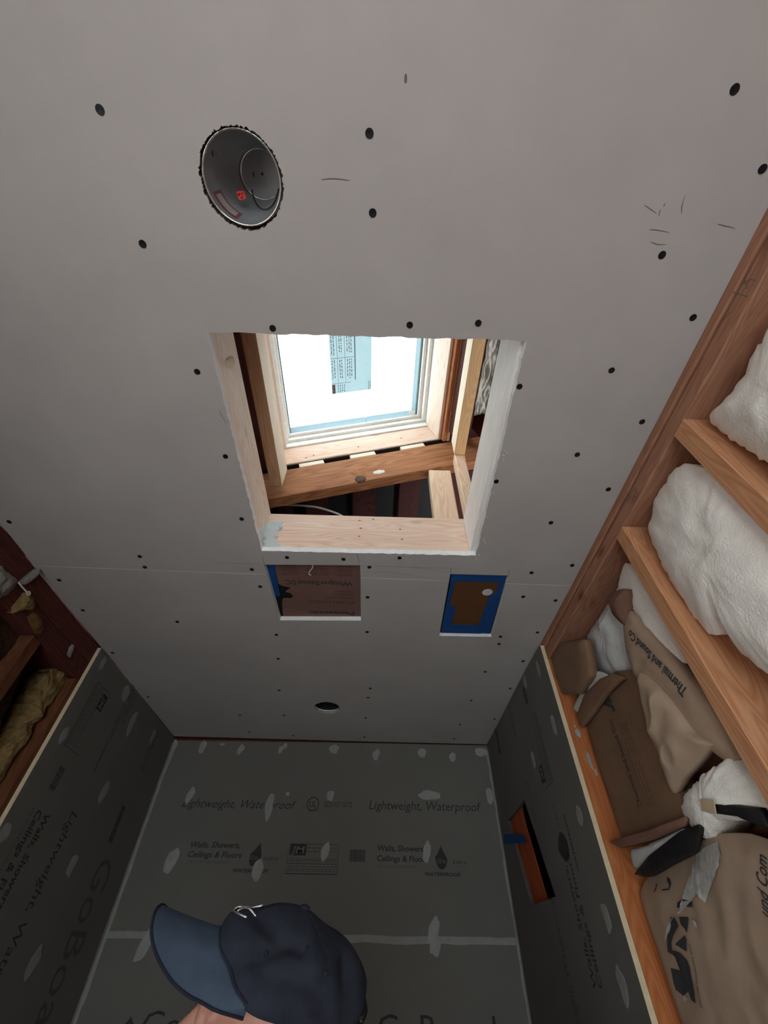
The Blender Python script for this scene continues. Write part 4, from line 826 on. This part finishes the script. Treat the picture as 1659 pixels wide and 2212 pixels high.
# faded red label on the housing wall
def on_cone(a, z, lift):
    prof = [(2.4455, .0552), (2.455, .0548), (2.475, .0535), (2.505, .049), (2.535, .0425)]
    for (z0, r0), (z1, r1) in zip(prof, prof[1:]):
        if z0 <= z <= z1: r = r0+(r1-r0)*(z-z0)/(z1-z0)
    return Vector((cx+(r-lift)*math.cos(a), cy+(r-lift)*math.sin(a), z))
for nm, mt, da, dz, lf in [('warning_label', m_redfaint, .42, .015, .0006), ('label_panel', m_grille, .34, .010, .0010)]:
    bm = bmesh.new(); g = [[bm.verts.new(on_cone(R(143)+da*(i/8-1)*1 if False else R(138)+da*(2*i/8-1), 2.474+dz*(2*j/4-1), lf)) for j in range(5)] for i in range(9)]
    for i in range(8):
        for j in range(4): bm.faces.new([g[i][j], g[i+1][j], g[i+1][j+1], g[i][j+1]])
    obj(nm, bm, mt, rl, smooth=True)
obj('clip', box(-.2600, -.2585, .018, .028, 2.472, 2.485, .0004), m_can, rl)
# ---- small far recessed light hole
r2 = empty('recessed_light', (hole_c[0], hole_c[1], ZC), label='small dark round light housing in the ceiling near the far shower wall', cat='light', group='recessed lights in the ceiling')
obj('housing', lathe([(0.0555, 2.4535), (0.0555, 2.56), (0.0, 2.56), (0.0, 2.565), (0.058, 2.565), (0.058, 2.4535)], hole_c[0], hole_c[1], 40), m_black, r2)
obj('lip', lathe([(0.0562, 2.4405), (0.0540, 2.4405), (0.0535, 2.449), (0.0562, 2.449)], hole_c[0], hole_c[1], 40), m_mud, r2)
obj('red_wire_bundle', tube(spline([(hole_c[0]-.048, 1.84, 2.475), (hole_c[0]-.042, 1.85, 2.47), (hole_c[0]-.036, 1.85, 2.48), (hole_c[0]-.03, 1.845, 2.50)], 4), .007, 8), m_redfaint, r2, smooth=True)
obj('junction_box', box(hole_c[0]+.018, hole_c[0]+.045, 1.80, 1.85, 2.468, 2.52, .003), m_canplate, r2)
# ---- fan housing covered with cardboard
fb = empty('ventilation_fan', (-0.185, 1.04, ZC+.013), label='ceiling fan housing with a brown printed cardboard cover under blue tape', cat='fan')
FZ = ZC+.0155
cardp = [(-0.300, 0.898), (-0.046, 0.893), (-0.047, 1.185), (-0.309, 1.19), (-0.303, 1.11), (-0.297, 1.085), (-0.272, 1.085), (-0.262, 1.072), (-0.268, 1.055), (-0.283, 1.048), (-0.262, 1.028), (-0.29, 1.018), (-0.300, 1.01)]
cb = obj('cardboard_cover', slab([(x, y) for x, y in cardp], [], 'z', FZ, FZ+.004, 0), m_card, fb)
obj('fan_box', box(-0.345, -0.03, 0.88, 1.21, FZ+.0042, FZ+.12, .002), m_tar, fb)
obj('tape', slab([(-0.326, 0.90), (-0.294, 0.898), (-0.301, 0.965), (-0.303, 1.07), (-.326, 1.07)], [], 'z', FZ-.001, FZ-.0004, 0), m_blue, fb)
obj('tape', slab([(-0.0535, 0.97), (-0.0475, 0.97), (-0.0475, 1.16), (-.0525, 1.16)], [], 'z', FZ-.001, FZ-.0004, 0), m_blue, fb)
rt_, up_ = (-1, 0, 0), (0, 1, 0); zt = FZ-.0008
for s_, x, y, w, c_, bo in [('Panasonic', -0.074, 1.143, .147, .020, .03), ('FV-0511VQC1', -0.074, 1.088, .140, .013, .0), ('Ventilating Fan', -0.074, 1.067, .090, .0085, .0), ('Ventilateur', -0.074, 1.051, .066, .0085, 0), ('Ventilador', -0.074, 1.035, .062, .0085, 0),
                           ('WhisperSense', -0.076, 0.990, .164, .021, .02), ('DC', -0.247, 0.990, .030, .021, .02)]:
    lettering(s_, (x, y, zt), rt_, up_, w, c_, m_ink, cb, 0, bo)
lettering('TM', (-0.241, 1.006, zt), rt_, up_, .005, .003, m_ink, cb); lettering('120V', (-.262, 1.147, zt), rt_, up_, .02, .006, m_inkred, cb); lettering('0.2A 60Hz', (-.262, 1.122, zt), rt_, up_, .04, .006, m_inkred, cb)
pr_ = []
for xa, xb in [(-.078, -.132), (-.148, -.215), (-.236, -.296)]:
    for q, yy in enumerate((.903, .912, .921, .932, .940, .951, .960)):
        u = xa; end = xb+rng.uniform(0, .018)
        pr_.append((u+.004, yy+.001, u+.002, yy+.003)) if q % 2 else None
        while u > end: l = rng.uniform(.004, .012); pr_.append((max(u-l, end), yy, u, yy+.0036)); u -= l+.0022
bars(pr_, lambda u, v: Vector((u, v, zt)), 'small_print', m_inkred, cb)
# ---- taped fixture box
tb = empty('fixture_box', (0.295, 1.085, ZC+.006), label='ceiling box masked with brown card and blue tape right of the fan', cat='fixture box')
TZ = ZC+.0085
obj('card_cover', slab([(0.213, 0.932), (0.368, 0.932), (0.381, 1.240), (0.217, 1.242)], [], 'z', TZ, TZ+.003, 0), m_cardor, tb)
def tp(poly, h): obj('blue_tape', slab(poly, [], 'z', TZ-h, TZ-h+.0006, 0), m_blue, tb)
tp([(0.211, 0.930), (0.370, 0.930), (0.371, 0.966), (0.212, 0.966)], .0012); tp([(0.213, 0.960), (0.226, 0.962), (0.226, 1.085), (0.246, 1.09), (0.246, 1.200), (0.215, 1.20)], .0018)
tp([(0.356, 0.960), (0.3715, 0.960), (0.382, 1.238), (0.334, 1.232), (0.340, 1.03), (0.357, 1.015)], .0024); tp([(0.216, 1.190), (0.352, 1.19), (0.352, 1.24), (0.217, 1.24)], .0015)
obj('round_sticker', lathe([(0, TZ-.0031), (.0155, TZ-.0031), (.0155, TZ-.0024), (0, TZ-.0024)], .330, 1.012, 32), m_white, tb)
obj('box_body', box(0.20, 0.392, 0.92, 1.255, TZ+.0055, TZ+.07, .002), m_black, tb)
# ================================================================== INSULATION
def batt(key, name, label, mat, cat='insulation', group=None, **k):
    x, poly = (BAGS.get(key) or LBAGS.get(key)); p = Pillow(x, poly, **k)
    o = obj(name, p.mesh(), mat, None, smooth=True)
    c = Vector((p.x, p.c.x, p.c.y)); o.data.transform(Matrix.Translation(-c)); o.location = c
    tag(o, label, cat, group or ('insulation stuffed in the right stud bays' if p.sgn < 0 else 'old insulation scraps in the left wall')); return p, o
batt('B', 'insulation_batt', 'big puffy white batt filling the bay between the two bare studs', m_fiber, bulge=.030, depth=.075, amp=.0045, freq=17, seed=1, edge=.008, p=3.2, N=140, K=22)
batt('A', 'insulation_batt', 'white batt highest on the right, above the first bare stud', m_fiber, bulge=.03, depth=.09, amp=.0045, freq=17, seed=2, edge=.008, p=3, N=120, K=18)
batt('C2a', 'insulation_batt', 'white batt end tucked behind the rolled kraft paper under the top plate', m_fibergrey, bulge=.025, depth=.05, amp=.007, freq=26, seed=3, edge=.005)
batt('C2b', 'insulation_batt', 'narrow white batt edge squeezed along the broad stud', m_fiber, bulge=.012, depth=.05, amp=.005, freq=26, seed=4, edge=.003)
batt('C6', 'insulation_batt', 'torn tuft of grey-white fiberglass above the black flap', m_fiber, bulge=.026, depth=.06, amp=.006, freq=26, seed=5, edge=.010, N=110, K=14)
batt('C8w', 'insulation_batt', 'thin white fiberglass sliver under the folded brown flap', m_fibergrey, bulge=.006, depth=.02, amp=.002, seed=6, edge=.003)
batt('C1w', 'insulation_batt', 'wisp of white fiberglass beside the small brown bundle', m_fibergrey, bulge=.005, depth=.012, amp=.003, seed=7, edge=.003)
batt('C1', 'kraft_bundle', 'small plain brown kraft bundle at the top end of the shower board', m_kraftdk, bulge=.012, depth=.022, amp=.002, freq=14, seed=8, p=8, round_=.12)
batt('C1b', 'kraft_strap', 'folded brown kraft strap slanting over the orange stud', m_kraftdk, bulge=.006, depth=.012, amp=.002, freq=14, seed=9, p=5, round_=.12)
p4, b4 = batt('C4', 'kraft_batt', 'dark brown kraft-faced batt lettered up its length, beside the orange stud', m_kraftdk, bulge=.010, depth=.05, amp=.002, freq=10, seed=10, p=9, N=110, K=16)
lettering('Thermal and Sound Control', (0, 1.0, 1.905), (0, .26, .966), (0, .966, -.26), .335, .021, m_ink, b4, .1, .01, p4.warp()) if False else None
def bag_text(s, y, z, ang, w, c_, p, o, mt=m_ink, bo=.0, sh=0.0, lift=.0022):
    a = R(ang); lettering(s, (0, y, z), (0, math.sin(a), math.cos(a)), (0, math.cos(a), -math.sin(a)), w, c_, mt, o, sh, bo, p.warp(lift))
bag_text('Thermal and Sound Con', 1.1022, 1.9279, -3.7, 0.1880, 0.017, p4, b4, bo=.01)
bag_text('kraft faced batts for walls and ceilings', 1.0765, 1.9237, -4.4, 0.1726, 0.006, p4, b4, mt=m_inkred)
bag_text('kraft faced batts for walls and ceilings', 1.0607, 1.9217, -4.6, 0.1683, 0.006, p4, b4, mt=m_inkred)
bag_text('kraft faced batts for walls and ceilings', 1.0453, 1.9198, -4.0, 0.1670, 0.006, p4, b4, mt=m_inkred)
bag_text('JM', 1.0761, 2.1293, -35.4, 0.0499, 0.05, p4, b4, bo=.05)
batt('C5', 'kraft_flap', 'dark folded brown flap at the foot of the lettered batt', m_kraftred, bulge=.008, depth=.01, amp=.002, seed=11, p=5, round_=.12)
batt('C8', 'black_flap', 'black facing flap hanging under the grey tuft', m_tar, bulge=.008, depth=.012, amp=.003, seed=12, p=5, round_=.12)
p7, b7 = batt('C7', 'black_flap', 'black facing flap with a tan paper corner next to the broad stud', m_tar, bulge=.010, depth=.012, amp=.004, seed=13, p=5, round_=.12)
bm = bmesh.new(); q = [bm.verts.new(v) for v in CORNER]; bm.faces.new(q); r_ = bmesh.ops.extrude_face_region(bm, geom=bm.faces[:]); bmesh.ops.translate(bm, vec=(.0015, 0, 0), verts=[v for v in r_['geom'] if isinstance(v, bmesh.types.BMVert)]); bmesh.ops.recalc_face_normals(bm, faces=bm.faces)
obj('tan_corner', bm, m_tan, b7, label='tan paper corner')
p3, b3 = batt('C3a', 'kraft_batt', 'smooth brown kraft batt with lettering along its folded edge by the broad stud', m_kraft, bulge=.012, depth=.03, amp=.003, freq=12, seed=14, fold=.005, p=8, N=110, K=16)
bag_text('Thermal and Sound Co', 0.7702, 2.0400, 22.7, 0.1938, 0.02, p3, b3, bo=.02)
batt('C3b', 'kraft_sheet', 'crumpled tan kraft sheet bulging at the middle of the bay', m_kraft, bulge=.014, depth=.02, amp=.003, freq=16, seed=15, fold=.016, p=7, N=130, K=26)
p3r, b3r = batt('C3r', 'kraft_roll', 'dark rolled end of kraft paper in front of the white batt', m_kraftred, bulge=.014, depth=.02, amp=.002, seed=16, p=2)
p9, b9 = batt('C9', 'kraft_batt', 'large kraft batt with a bold black emblem at the bottom right', m_kraft, bulge=.022, depth=.06, amp=.004, freq=9, seed=17, fold=.008, p=8, N=150, K=30)
bag_text('und Com', 0.8456, 1.7305, -32.1, 0.0766, 0.02, p9, b9, sh=.2, bo=.01)
bag_text('thermal insulation batt', 1.1232, 1.6358, -28.0, 0.0878, 0.006, p9, b9)

for pc in EMBLEM:
    bm = flat_poly([pc], lambda u, v: Vector((0, u, v)))
    bmesh.ops.triangulate(bm, faces=bm.faces[:]); bmesh.ops.subdivide_edges(bm, edges=bm.edges[:], cuts=2, use_grid_fill=True); bmesh.ops.triangulate(bm, faces=bm.faces[:])
    w_ = p9.warp(.0028)
    for v in bm.verts: v.co = Vector(w_(v.co))
    obj('printed_emblem', bm, m_ink, b9)
for pc in FILM:
    bm = flat_poly([pc], lambda u, v: Vector((0, u, v)))
    bmesh.ops.triangulate(bm, faces=bm.faces[:]); bmesh.ops.subdivide_edges(bm, edges=bm.edges[:], cuts=3, use_grid_fill=True); bmesh.ops.triangulate(bm, faces=bm.faces[:])
    w_ = p9.warp(.0036)
    for v in bm.verts: v.co = Vector(w_(v.co)) + Vector((.003*noise.noise(v.co*90), 0, 0))
    obj('fibre_wisp', bm, m_wisp, b9, smooth=True, label='greyish fibre wisp')
batt('L1', 'old_insulation', 'pale lump of old fiberglass at the left end of the dark wall', m_fibergreydk, sgn=1, bulge=.02, depth=.05, amp=.006, seed=21, edge=.006)
batt('L2', 'paper_tube', 'pale rolled paper scrap hanging by the left top plate', m_fibergreydk, sgn=1, bulge=.012, depth=.01, amp=.001, seed=22)
batt('L3', 'old_insulation', 'small yellowish tuft hanging below a white wire on the left wall', m_fiberyel, sgn=1, bulge=.012, depth=.02, amp=.006, seed=23, edge=.006)
batt('L4', 'old_insulation', 'brown tuft of old fiberglass at the head of the left stud', m_fiberold, sgn=1, bulge=.015, depth=.03, amp=.006, seed=24, edge=.006)
batt('L5', 'old_insulation', 'long yellow batt in the left bay beside the shower board', m_fiberyel, sgn=1, bulge=.018, depth=.06, amp=.013, freq=30, seed=25, edge=.024, N=120, K=14)
batt('L7', 'old_insulation', 'dark brown old batt filling the bay left of the left stud', m_fiberdk, sgn=1, bulge=.012, depth=.08, amp=.012, freq=18, seed=27, edge=.010)
batt('L6', 'paper_tube', 'small pale paper scrap above the yellow batt on the left', m_fibergreydk, sgn=1, bulge=.006, depth=.01, amp=.001, seed=26)
tag(obj('loose_wire', tube(spline([tuple(v) for v in LWIRE], 5), .0022, 6), m_cable, smooth=True), 'short white wire hanging in front of the dark left wall', 'wire')
# ================================================================== PERSON
HM = Matrix.Translation((-0.116, 0.9321, 1.6708)) @ Matrix.Rotation(R(190.2), 4, 'Z') @ Matrix.Rotation(R(-8.9), 4, 'Y') @ Matrix.Rotation(R(-15), 4, 'X')
BM = Matrix.Translation((-0.08, 0.95, 0)) @ Matrix.Rotation(R(195), 4, 'Z')      # body faces the same way
def hp(x, y, z): return HM @ Vector((x, y, z-.038))
def bp(x, y, z): return BM @ Vector((x, y, z))
def fp(x, y, z): return HM @ Vector((x+.026, y, z-.026))
def ball(bm, c, r, m=None):
    rr = r if isinstance(r, (tuple, list)) else (r, r, r)
    q = bmesh.ops.create_uvsphere(bm, u_segments=18, v_segments=12, radius=1.0)
    rot = m.to_3x3() if m is not None else Matrix.Identity(3)
    for v in q['verts']: v.co = Vector(c) + rot @ Vector((v.co.x*rr[0], v.co.y*rr[1], v.co.z*rr[2]))
def limb(bm, pts, rad):
    for i in range(len(pts)-1):
        a, b = Vector(pts[i]), Vector(pts[i+1]); k = max(2, int((b-a).length/(0.45*min(rad[i], rad[i+1]))))
        for j in range(k+1):
            t = j/k; ball_lo(bm, a.lerp(b, t), rad[i]+(rad[i+1]-rad[i])*t)
_ico = None
def ball_lo(bm, c, r):
    q = bmesh.ops.create_icosphere(bm, subdivisions=2, radius=r, matrix=Matrix.Translation(c))
def fuse(name, bm, voxel, mat, parent, it=4):
    """one continuous skin over all the volumes"""
    me = bpy.data.meshes.new(name); bm.to_mesh(me); bm.free()
    o = bpy.data.objects.new(name, me); COL.objects.link(o)
    md = o.modifiers.new('skin', 'REMESH'); md.mode = 'VOXEL'; md.voxel_size = voxel
    sm_ = o.modifiers.new('smooth', 'SMOOTH'); sm_.iterations = it; sm_.factor = .5
    bpy.context.view_layer.update()
    me2 = bpy.data.meshes.new_from_object(o.evaluated_get(bpy.context.evaluated_depsgraph_get()))
    bpy.data.objects.remove(o); me2.materials.clear()
    return obj(name, me2, mat, parent, smooth=True)
pe = empty('person', (-0.08, 0.95, 0), label='person in a navy cap with a blue denim brim, standing below the skylight', cat='person')
bm = bmesh.new()
h3 = HM.to_3x3()
ball(bm, hp(.000, 0, .000), (.098, .076, .084), h3)             # skull
ball(bm, fp(.020, 0, -.070), (.070, .062, .090), h3)             # face
ball(bm, fp(.052, 0, -.128), (.034, .036, .028), h3)             # chin
limb(bm, [fp(-.01, .056, -.085), fp(.05, .030, -.125)], [.024, .022]); limb(bm, [fp(-.01, -.056, -.085), fp(.05, -.030, -.125)], [.024, .022])
ball(bm, fp(.076, 0, -.012), (.018, .050, .012), h3)             # brow
limb(bm, [fp(.084, 0, -.030), fp(.106, 0, -.062)], [.009, .0125]); ball(bm, fp(.096, .011, -.066), .009); ball(bm, fp(.096, -.011, -.066), .009)
ball(bm, fp(.082, 0, -.092), (.012, .024, .0065), h3); ball(bm, fp(.080, 0, -.104), (.012, .021, .008), h3)
for s_ in (1, -1):
    ball(bm, fp(.060, .040*s_, -.052), (.024, .024, .020), h3)   # cheek
    ball(bm, hp(-.012, .078*s_, -.040), (.018, .009, .032), h3)  # ear
    ball(bm, fp(.078, .031*s_, -.030), (.010, .014, .008), h3)
neck0 = hp(-.030, 0, -.09); neck1 = bp(-.02, 0, 1.47)
limb(bm, [neck0, neck1], [.056, .062])
tor = [(0.0, 1.42, .095, .16), (0.005, 1.34, .115, .185), (.01, 1.22, .115, .165), (.012, 1.10, .108, .150), (.0, .98, .112, .165), (0, .90, .105, .165)]
for x, z, rx, ry in tor: ball(bm, bp(x, 0, z), (rx, ry, .10), BM.to_3x3())
hands = []
for s_ in (1, -1):
    sh, el, wrp = bp(0, .185*s_, 1.41), bp(-.02, .235*s_, 1.12), bp(.07, .240*s_, .885)
    limb(bm, [bp(0, .10*s_, 1.43), sh], [.060, .056]); limb(bm, [sh, el], [.052, .040]); limb(bm, [el, wrp], [.040, .026])
    pc = wrp + Vector((0, 0, -.045)) + BM.to_3x3() @ Vector((.012, 0, 0))
    limb(bm, [wrp, pc], [.024, .026]); ball(bm, pc + Vector((0, 0, -.005)), (.034, .015, .042), BM.to_3x3())
    for i, (dx, ln) in enumerate([(.030, .068), (.011, .078), (-.009, .072), (-.027, .056)]):
        a = pc + BM.to_3x3() @ Vector((dx, 0, -.030)); b = a + BM.to_3x3() @ Vector((dx*.18, -.006*s_, -ln*.55)); c = b + BM.to_3x3() @ Vector((-.004, -.020*s_, -ln*.42))
        limb(bm, [a, b, c], [.0092, .0085, .0072])
    a = pc + BM.to_3x3() @ Vector((.028, -.004*s_, .018)); b = a + BM.to_3x3() @ Vector((.024, -.008*s_, -.028)); c = b + BM.to_3x3() @ Vector((.006, -.008*s_, -.028))
    limb(bm, [a, b, c], [.012, .0105, .0085])
    hip, kn_, an = bp(0, .092*s_, .90), bp(.015, .105*s_, .49), bp(-.015, .115*s_, .09)
    limb(bm, [hip, kn_], [.085, .056]); limb(bm, [kn_, an], [.054, .036]); limb(bm, [an, bp(.12, .125*s_, .045)], [.036, .032])
body = fuse('body', bm, .0052, m_skin, pe, 3)
bm = bmesh.new()
for x, z, rx, ry in tor[:5]: ball(bm, bp(x, 0, z), (rx+.018, ry+.016, .105), BM.to_3x3())
ball(bm, bp(-.01, 0, 1.455), (.085, .10, .04), BM.to_3x3())
for s_ in (1, -1):
    sh, el = bp(0, .185*s_, 1.41), bp(-.014, .222*s_, 1.20)
    limb(bm, [bp(0, .10*s_, 1.43), sh], [.072, .070]); limb(bm, [sh, el], [.070, .062])
fuse('shirt', bm, .009, m_shirt, pe, 22)
bm = bmesh.new()
ball(bm, bp(0, 0, .95), (.122, .175, .09), BM.to_3x3()); ball(bm, bp(0, 0, .88), (.118, .178, .09), BM.to_3x3())
for s_ in (1, -1):
    limb(bm, [bp(0, .092*s_, .88), bp(.015, .105*s_, .49), bp(-.012, .115*s_, .10)], [.100, .074, .062])
fuse('trousers', bm, .010, m_jean, pe, 16)
for s_ in (1, -1):
    bm = bmesh.new(); ball(bm, bp(-.02, .115*s_, .075), (.055, .050, .075), BM.to_3x3()); ball(bm, bp(.07, .122*s_, .048), (.115, .050, .046), BM.to_3x3()); ball(bm, bp(.03, .12*s_, .022), (.14, .05, .02), BM.to_3x3())
    for v in bm.verts: v.co.z = max(v.co.z, 0.002)
    fuse('boot', bm, .008, m_boot, pe, 3)
# hair below the cap at the back and sides
bm = bmesh.new()
ball(bm, hp(-.030, 0, -.030), (.082, .079, .062), h3)
fuse('hair', bm, .006, m_hair, pe, 2)
# eyes
for s_ in (1, -1):
    bm = bmesh.new(); ball(bm, fp(.070, .031*s_, -.040), (.0115, .0120, .0090), h3); obj('eye', bm, m_badge and m_pvc, pe, smooth=True)
# ---- baseball cap
cap_bm = bmesh.new(); NP, NT = 96, 26; g = []
CA_F, CA_B, CB_, CH = .1179, .1172, .090, .0640
FOLDS = [(R(42), .10, R(68), .50, .0085, .13), (R(25), .66, R(95), .60, .0080, .12), (R(70), .30, R(120), .34, .0075, .13), (R(135), .10, R(150), .50, .0075, .14), (R(100), .10, R(112), .22, .0065, .12),
         (R(60), .24, R(84), .46, -.0045, .10), (R(110), .45, R(150), .62, -.004, .12)]
def crown(phi, t, lift=0.0):
    """phi round the head (0 = front), t 0 at the band .. 1 at the top button"""
    c, s = math.cos(phi), math.sin(phi); a = CA_F if c > 0 else CA_B
    k = t*math.pi/2; rr = math.cos(k)**.80
    front = max(0, c)**2
    zz = CH*(math.sin(k)**(1.0-.10*front))
    x = a*c*rr; y = CB_*s*rr
    x += .006*front*math.sin(2*k); zz += .008*math.exp(-((x-.01)/.03)**2-(y/.04)**2) - .007*math.exp(-((x-.075)/.02)**2-(y/.06)**2)
    z = zz - .030*(1-t)*(s*s) - .012*(1-t)*max(0, -c) + .024*(1-t)*front
    q = Vector((x*22, y*22, z*22)); w = 1-abs(noise.noise(Vector((x*13+2, y*13, z*16+5)))*2.0)
    d = .0030*noise.noise(q) + .0085*(w-.5)*(1-t*.8)*(1-.6*front)
    for (p0, t0, p1, t1, dep, wid) in FOLDS:
        A_, B_ = Vector((p0, t0*1.4, 0)), Vector((p1, t1*1.4, 0)); Q_ = Vector((((phi+math.pi) % (2*math.pi))-math.pi, t*1.4, 0))
        s_ = max(0, min(1, (Q_-A_).dot(B_-A_)/(B_-A_).length_squared)); d -= dep*math.exp(-((Q_-A_-(B_-A_)*s_).length/wid)**2)
    seam = min(abs(((phi+math.pi/6*0) / (math.pi/3)) % 1.0), 1-abs((phi/(math.pi/3)) % 1.0))
    d -= .0012*max(0, 1-seam*26)*(1 if t < .97 else 0)
    n = Vector((x/(a*a), y/(CB_*CB_), z/(CH*CH)+1e-6)).normalized()
    return Vector((x, y, z)) + n*(d+lift)
for j in range(NT+1):
    t = j/NT*.985
    g.append([cap_bm.verts.new(HM @ crown(2*math.pi*i/NP, t)) for i in range(NP)])
for a, b in zip(g, g[1:]):
    for i in range(NP): cap_bm.faces.new([a[i], a[(i+1) % NP], b[(i+1) % NP], b[i]])
cap_bm.faces.new(g[-1])
bmesh.ops.recalc_face_normals(cap_bm, faces=cap_bm.faces)
cap = obj('baseball_cap', cap_bm, m_capn, pe, smooth=True, label='navy crown of the cap with a silver badge in front')
md = cap.modifiers.new('thickness', 'SOLIDIFY'); md.thickness = .0025; md.offset = -1
# brim: curved down at the sides
def brim(u, v):
    """u -1..1 across, v 0 at the crown .. 1 at the outer edge"""
    phi = u*R(66); p = crown(phi, .015); ys = u
    yo = .093*math.sin(ys*R(90))*(1-.06*abs(u)); xo = p.x + (.1014*(max(0, 1-abs(u)**2.6))**.5)
    x = p.x*.975 + (xo-p.x*.975)*v; y = p.y + (yo-p.y)*v*(max(0, 1-abs(u)**6))
    droop = .0231*(abs(y)/.09)**2.0*v - .0069*v*v
    z = p.z + .001 - droop*(1-.25*(abs(u)**4)) 
    return Vector((x, y, z))
bb = bmesh.new(); NU, NV = 48, 14
G = [[bb.verts.new(HM @ brim(-1+2*i/NU, j/NV)) for j in range(NV+1)] for i in range(NU+1)]
for i in range(NU):
    for j in range(NV): bb.faces.new([G[i][j], G[i+1][j], G[i+1][j+1], G[i][j+1]])
bmesh.ops.remove_doubles(bb, verts=bb.verts, dist=1e-5)
bmesh.ops.recalc_face_normals(bb, faces=bb.faces)
br_ = obj('brim', bb, m_capb, cap, smooth=True, label='blue denim brim')
md = br_.modifiers.new('thickness', 'SOLIDIFY'); md.thickness = .003; md.offset = -1
obj('brim_piping', tube([HM @ brim(-1+2*i/80, 1.0) for i in range(81)], .0019, 8), m_pipe, cap, smooth=True)
obj('band_seam', tube([HM @ (crown(R(-66)+R(132)*i/60, .05, .0006)) for i in range(61)], .0011, 6), m_pipe, cap, smooth=True)
bm = bmesh.new(); ball(bm, HM @ Vector((0, 0, CH+.008)), (.008, .008, .004), h3); obj('button', bm, m_capn, cap, smooth=True)
for a_, t_ in ((R(62), .46), (R(100), .62), (R(118), .42)):
    q_ = HM @ crown(a_, t_, .0004); bm = bmesh.new(); ball(bm, q_, .0034); obj('eyelet', bm, m_pipe, cap, smooth=True)
# silver badge on the front panel
def badge(pts, w):
    P = [HM @ crown(R(a), t, .0016) for a, t in pts]; return tube(spline(P, 5), w, 6)
obj('badge', badge([(26, .52), (16, .40), (8, .36), (4, .46), (12, .58), (20, .64)], .0016), m_badge, cap, smooth=True)
obj('badge', badge([(14, .42), (6, .55), (0, .62), (-4, .72)], .0018), m_badge, cap, smooth=True)
# adjusting strap at the back
obj('back_strap', tube([HM @ (crown(R(150)+R(60)*i/20, .03, .002)) for i in range(21)], .004, 6), m_black, cap, smooth=True)
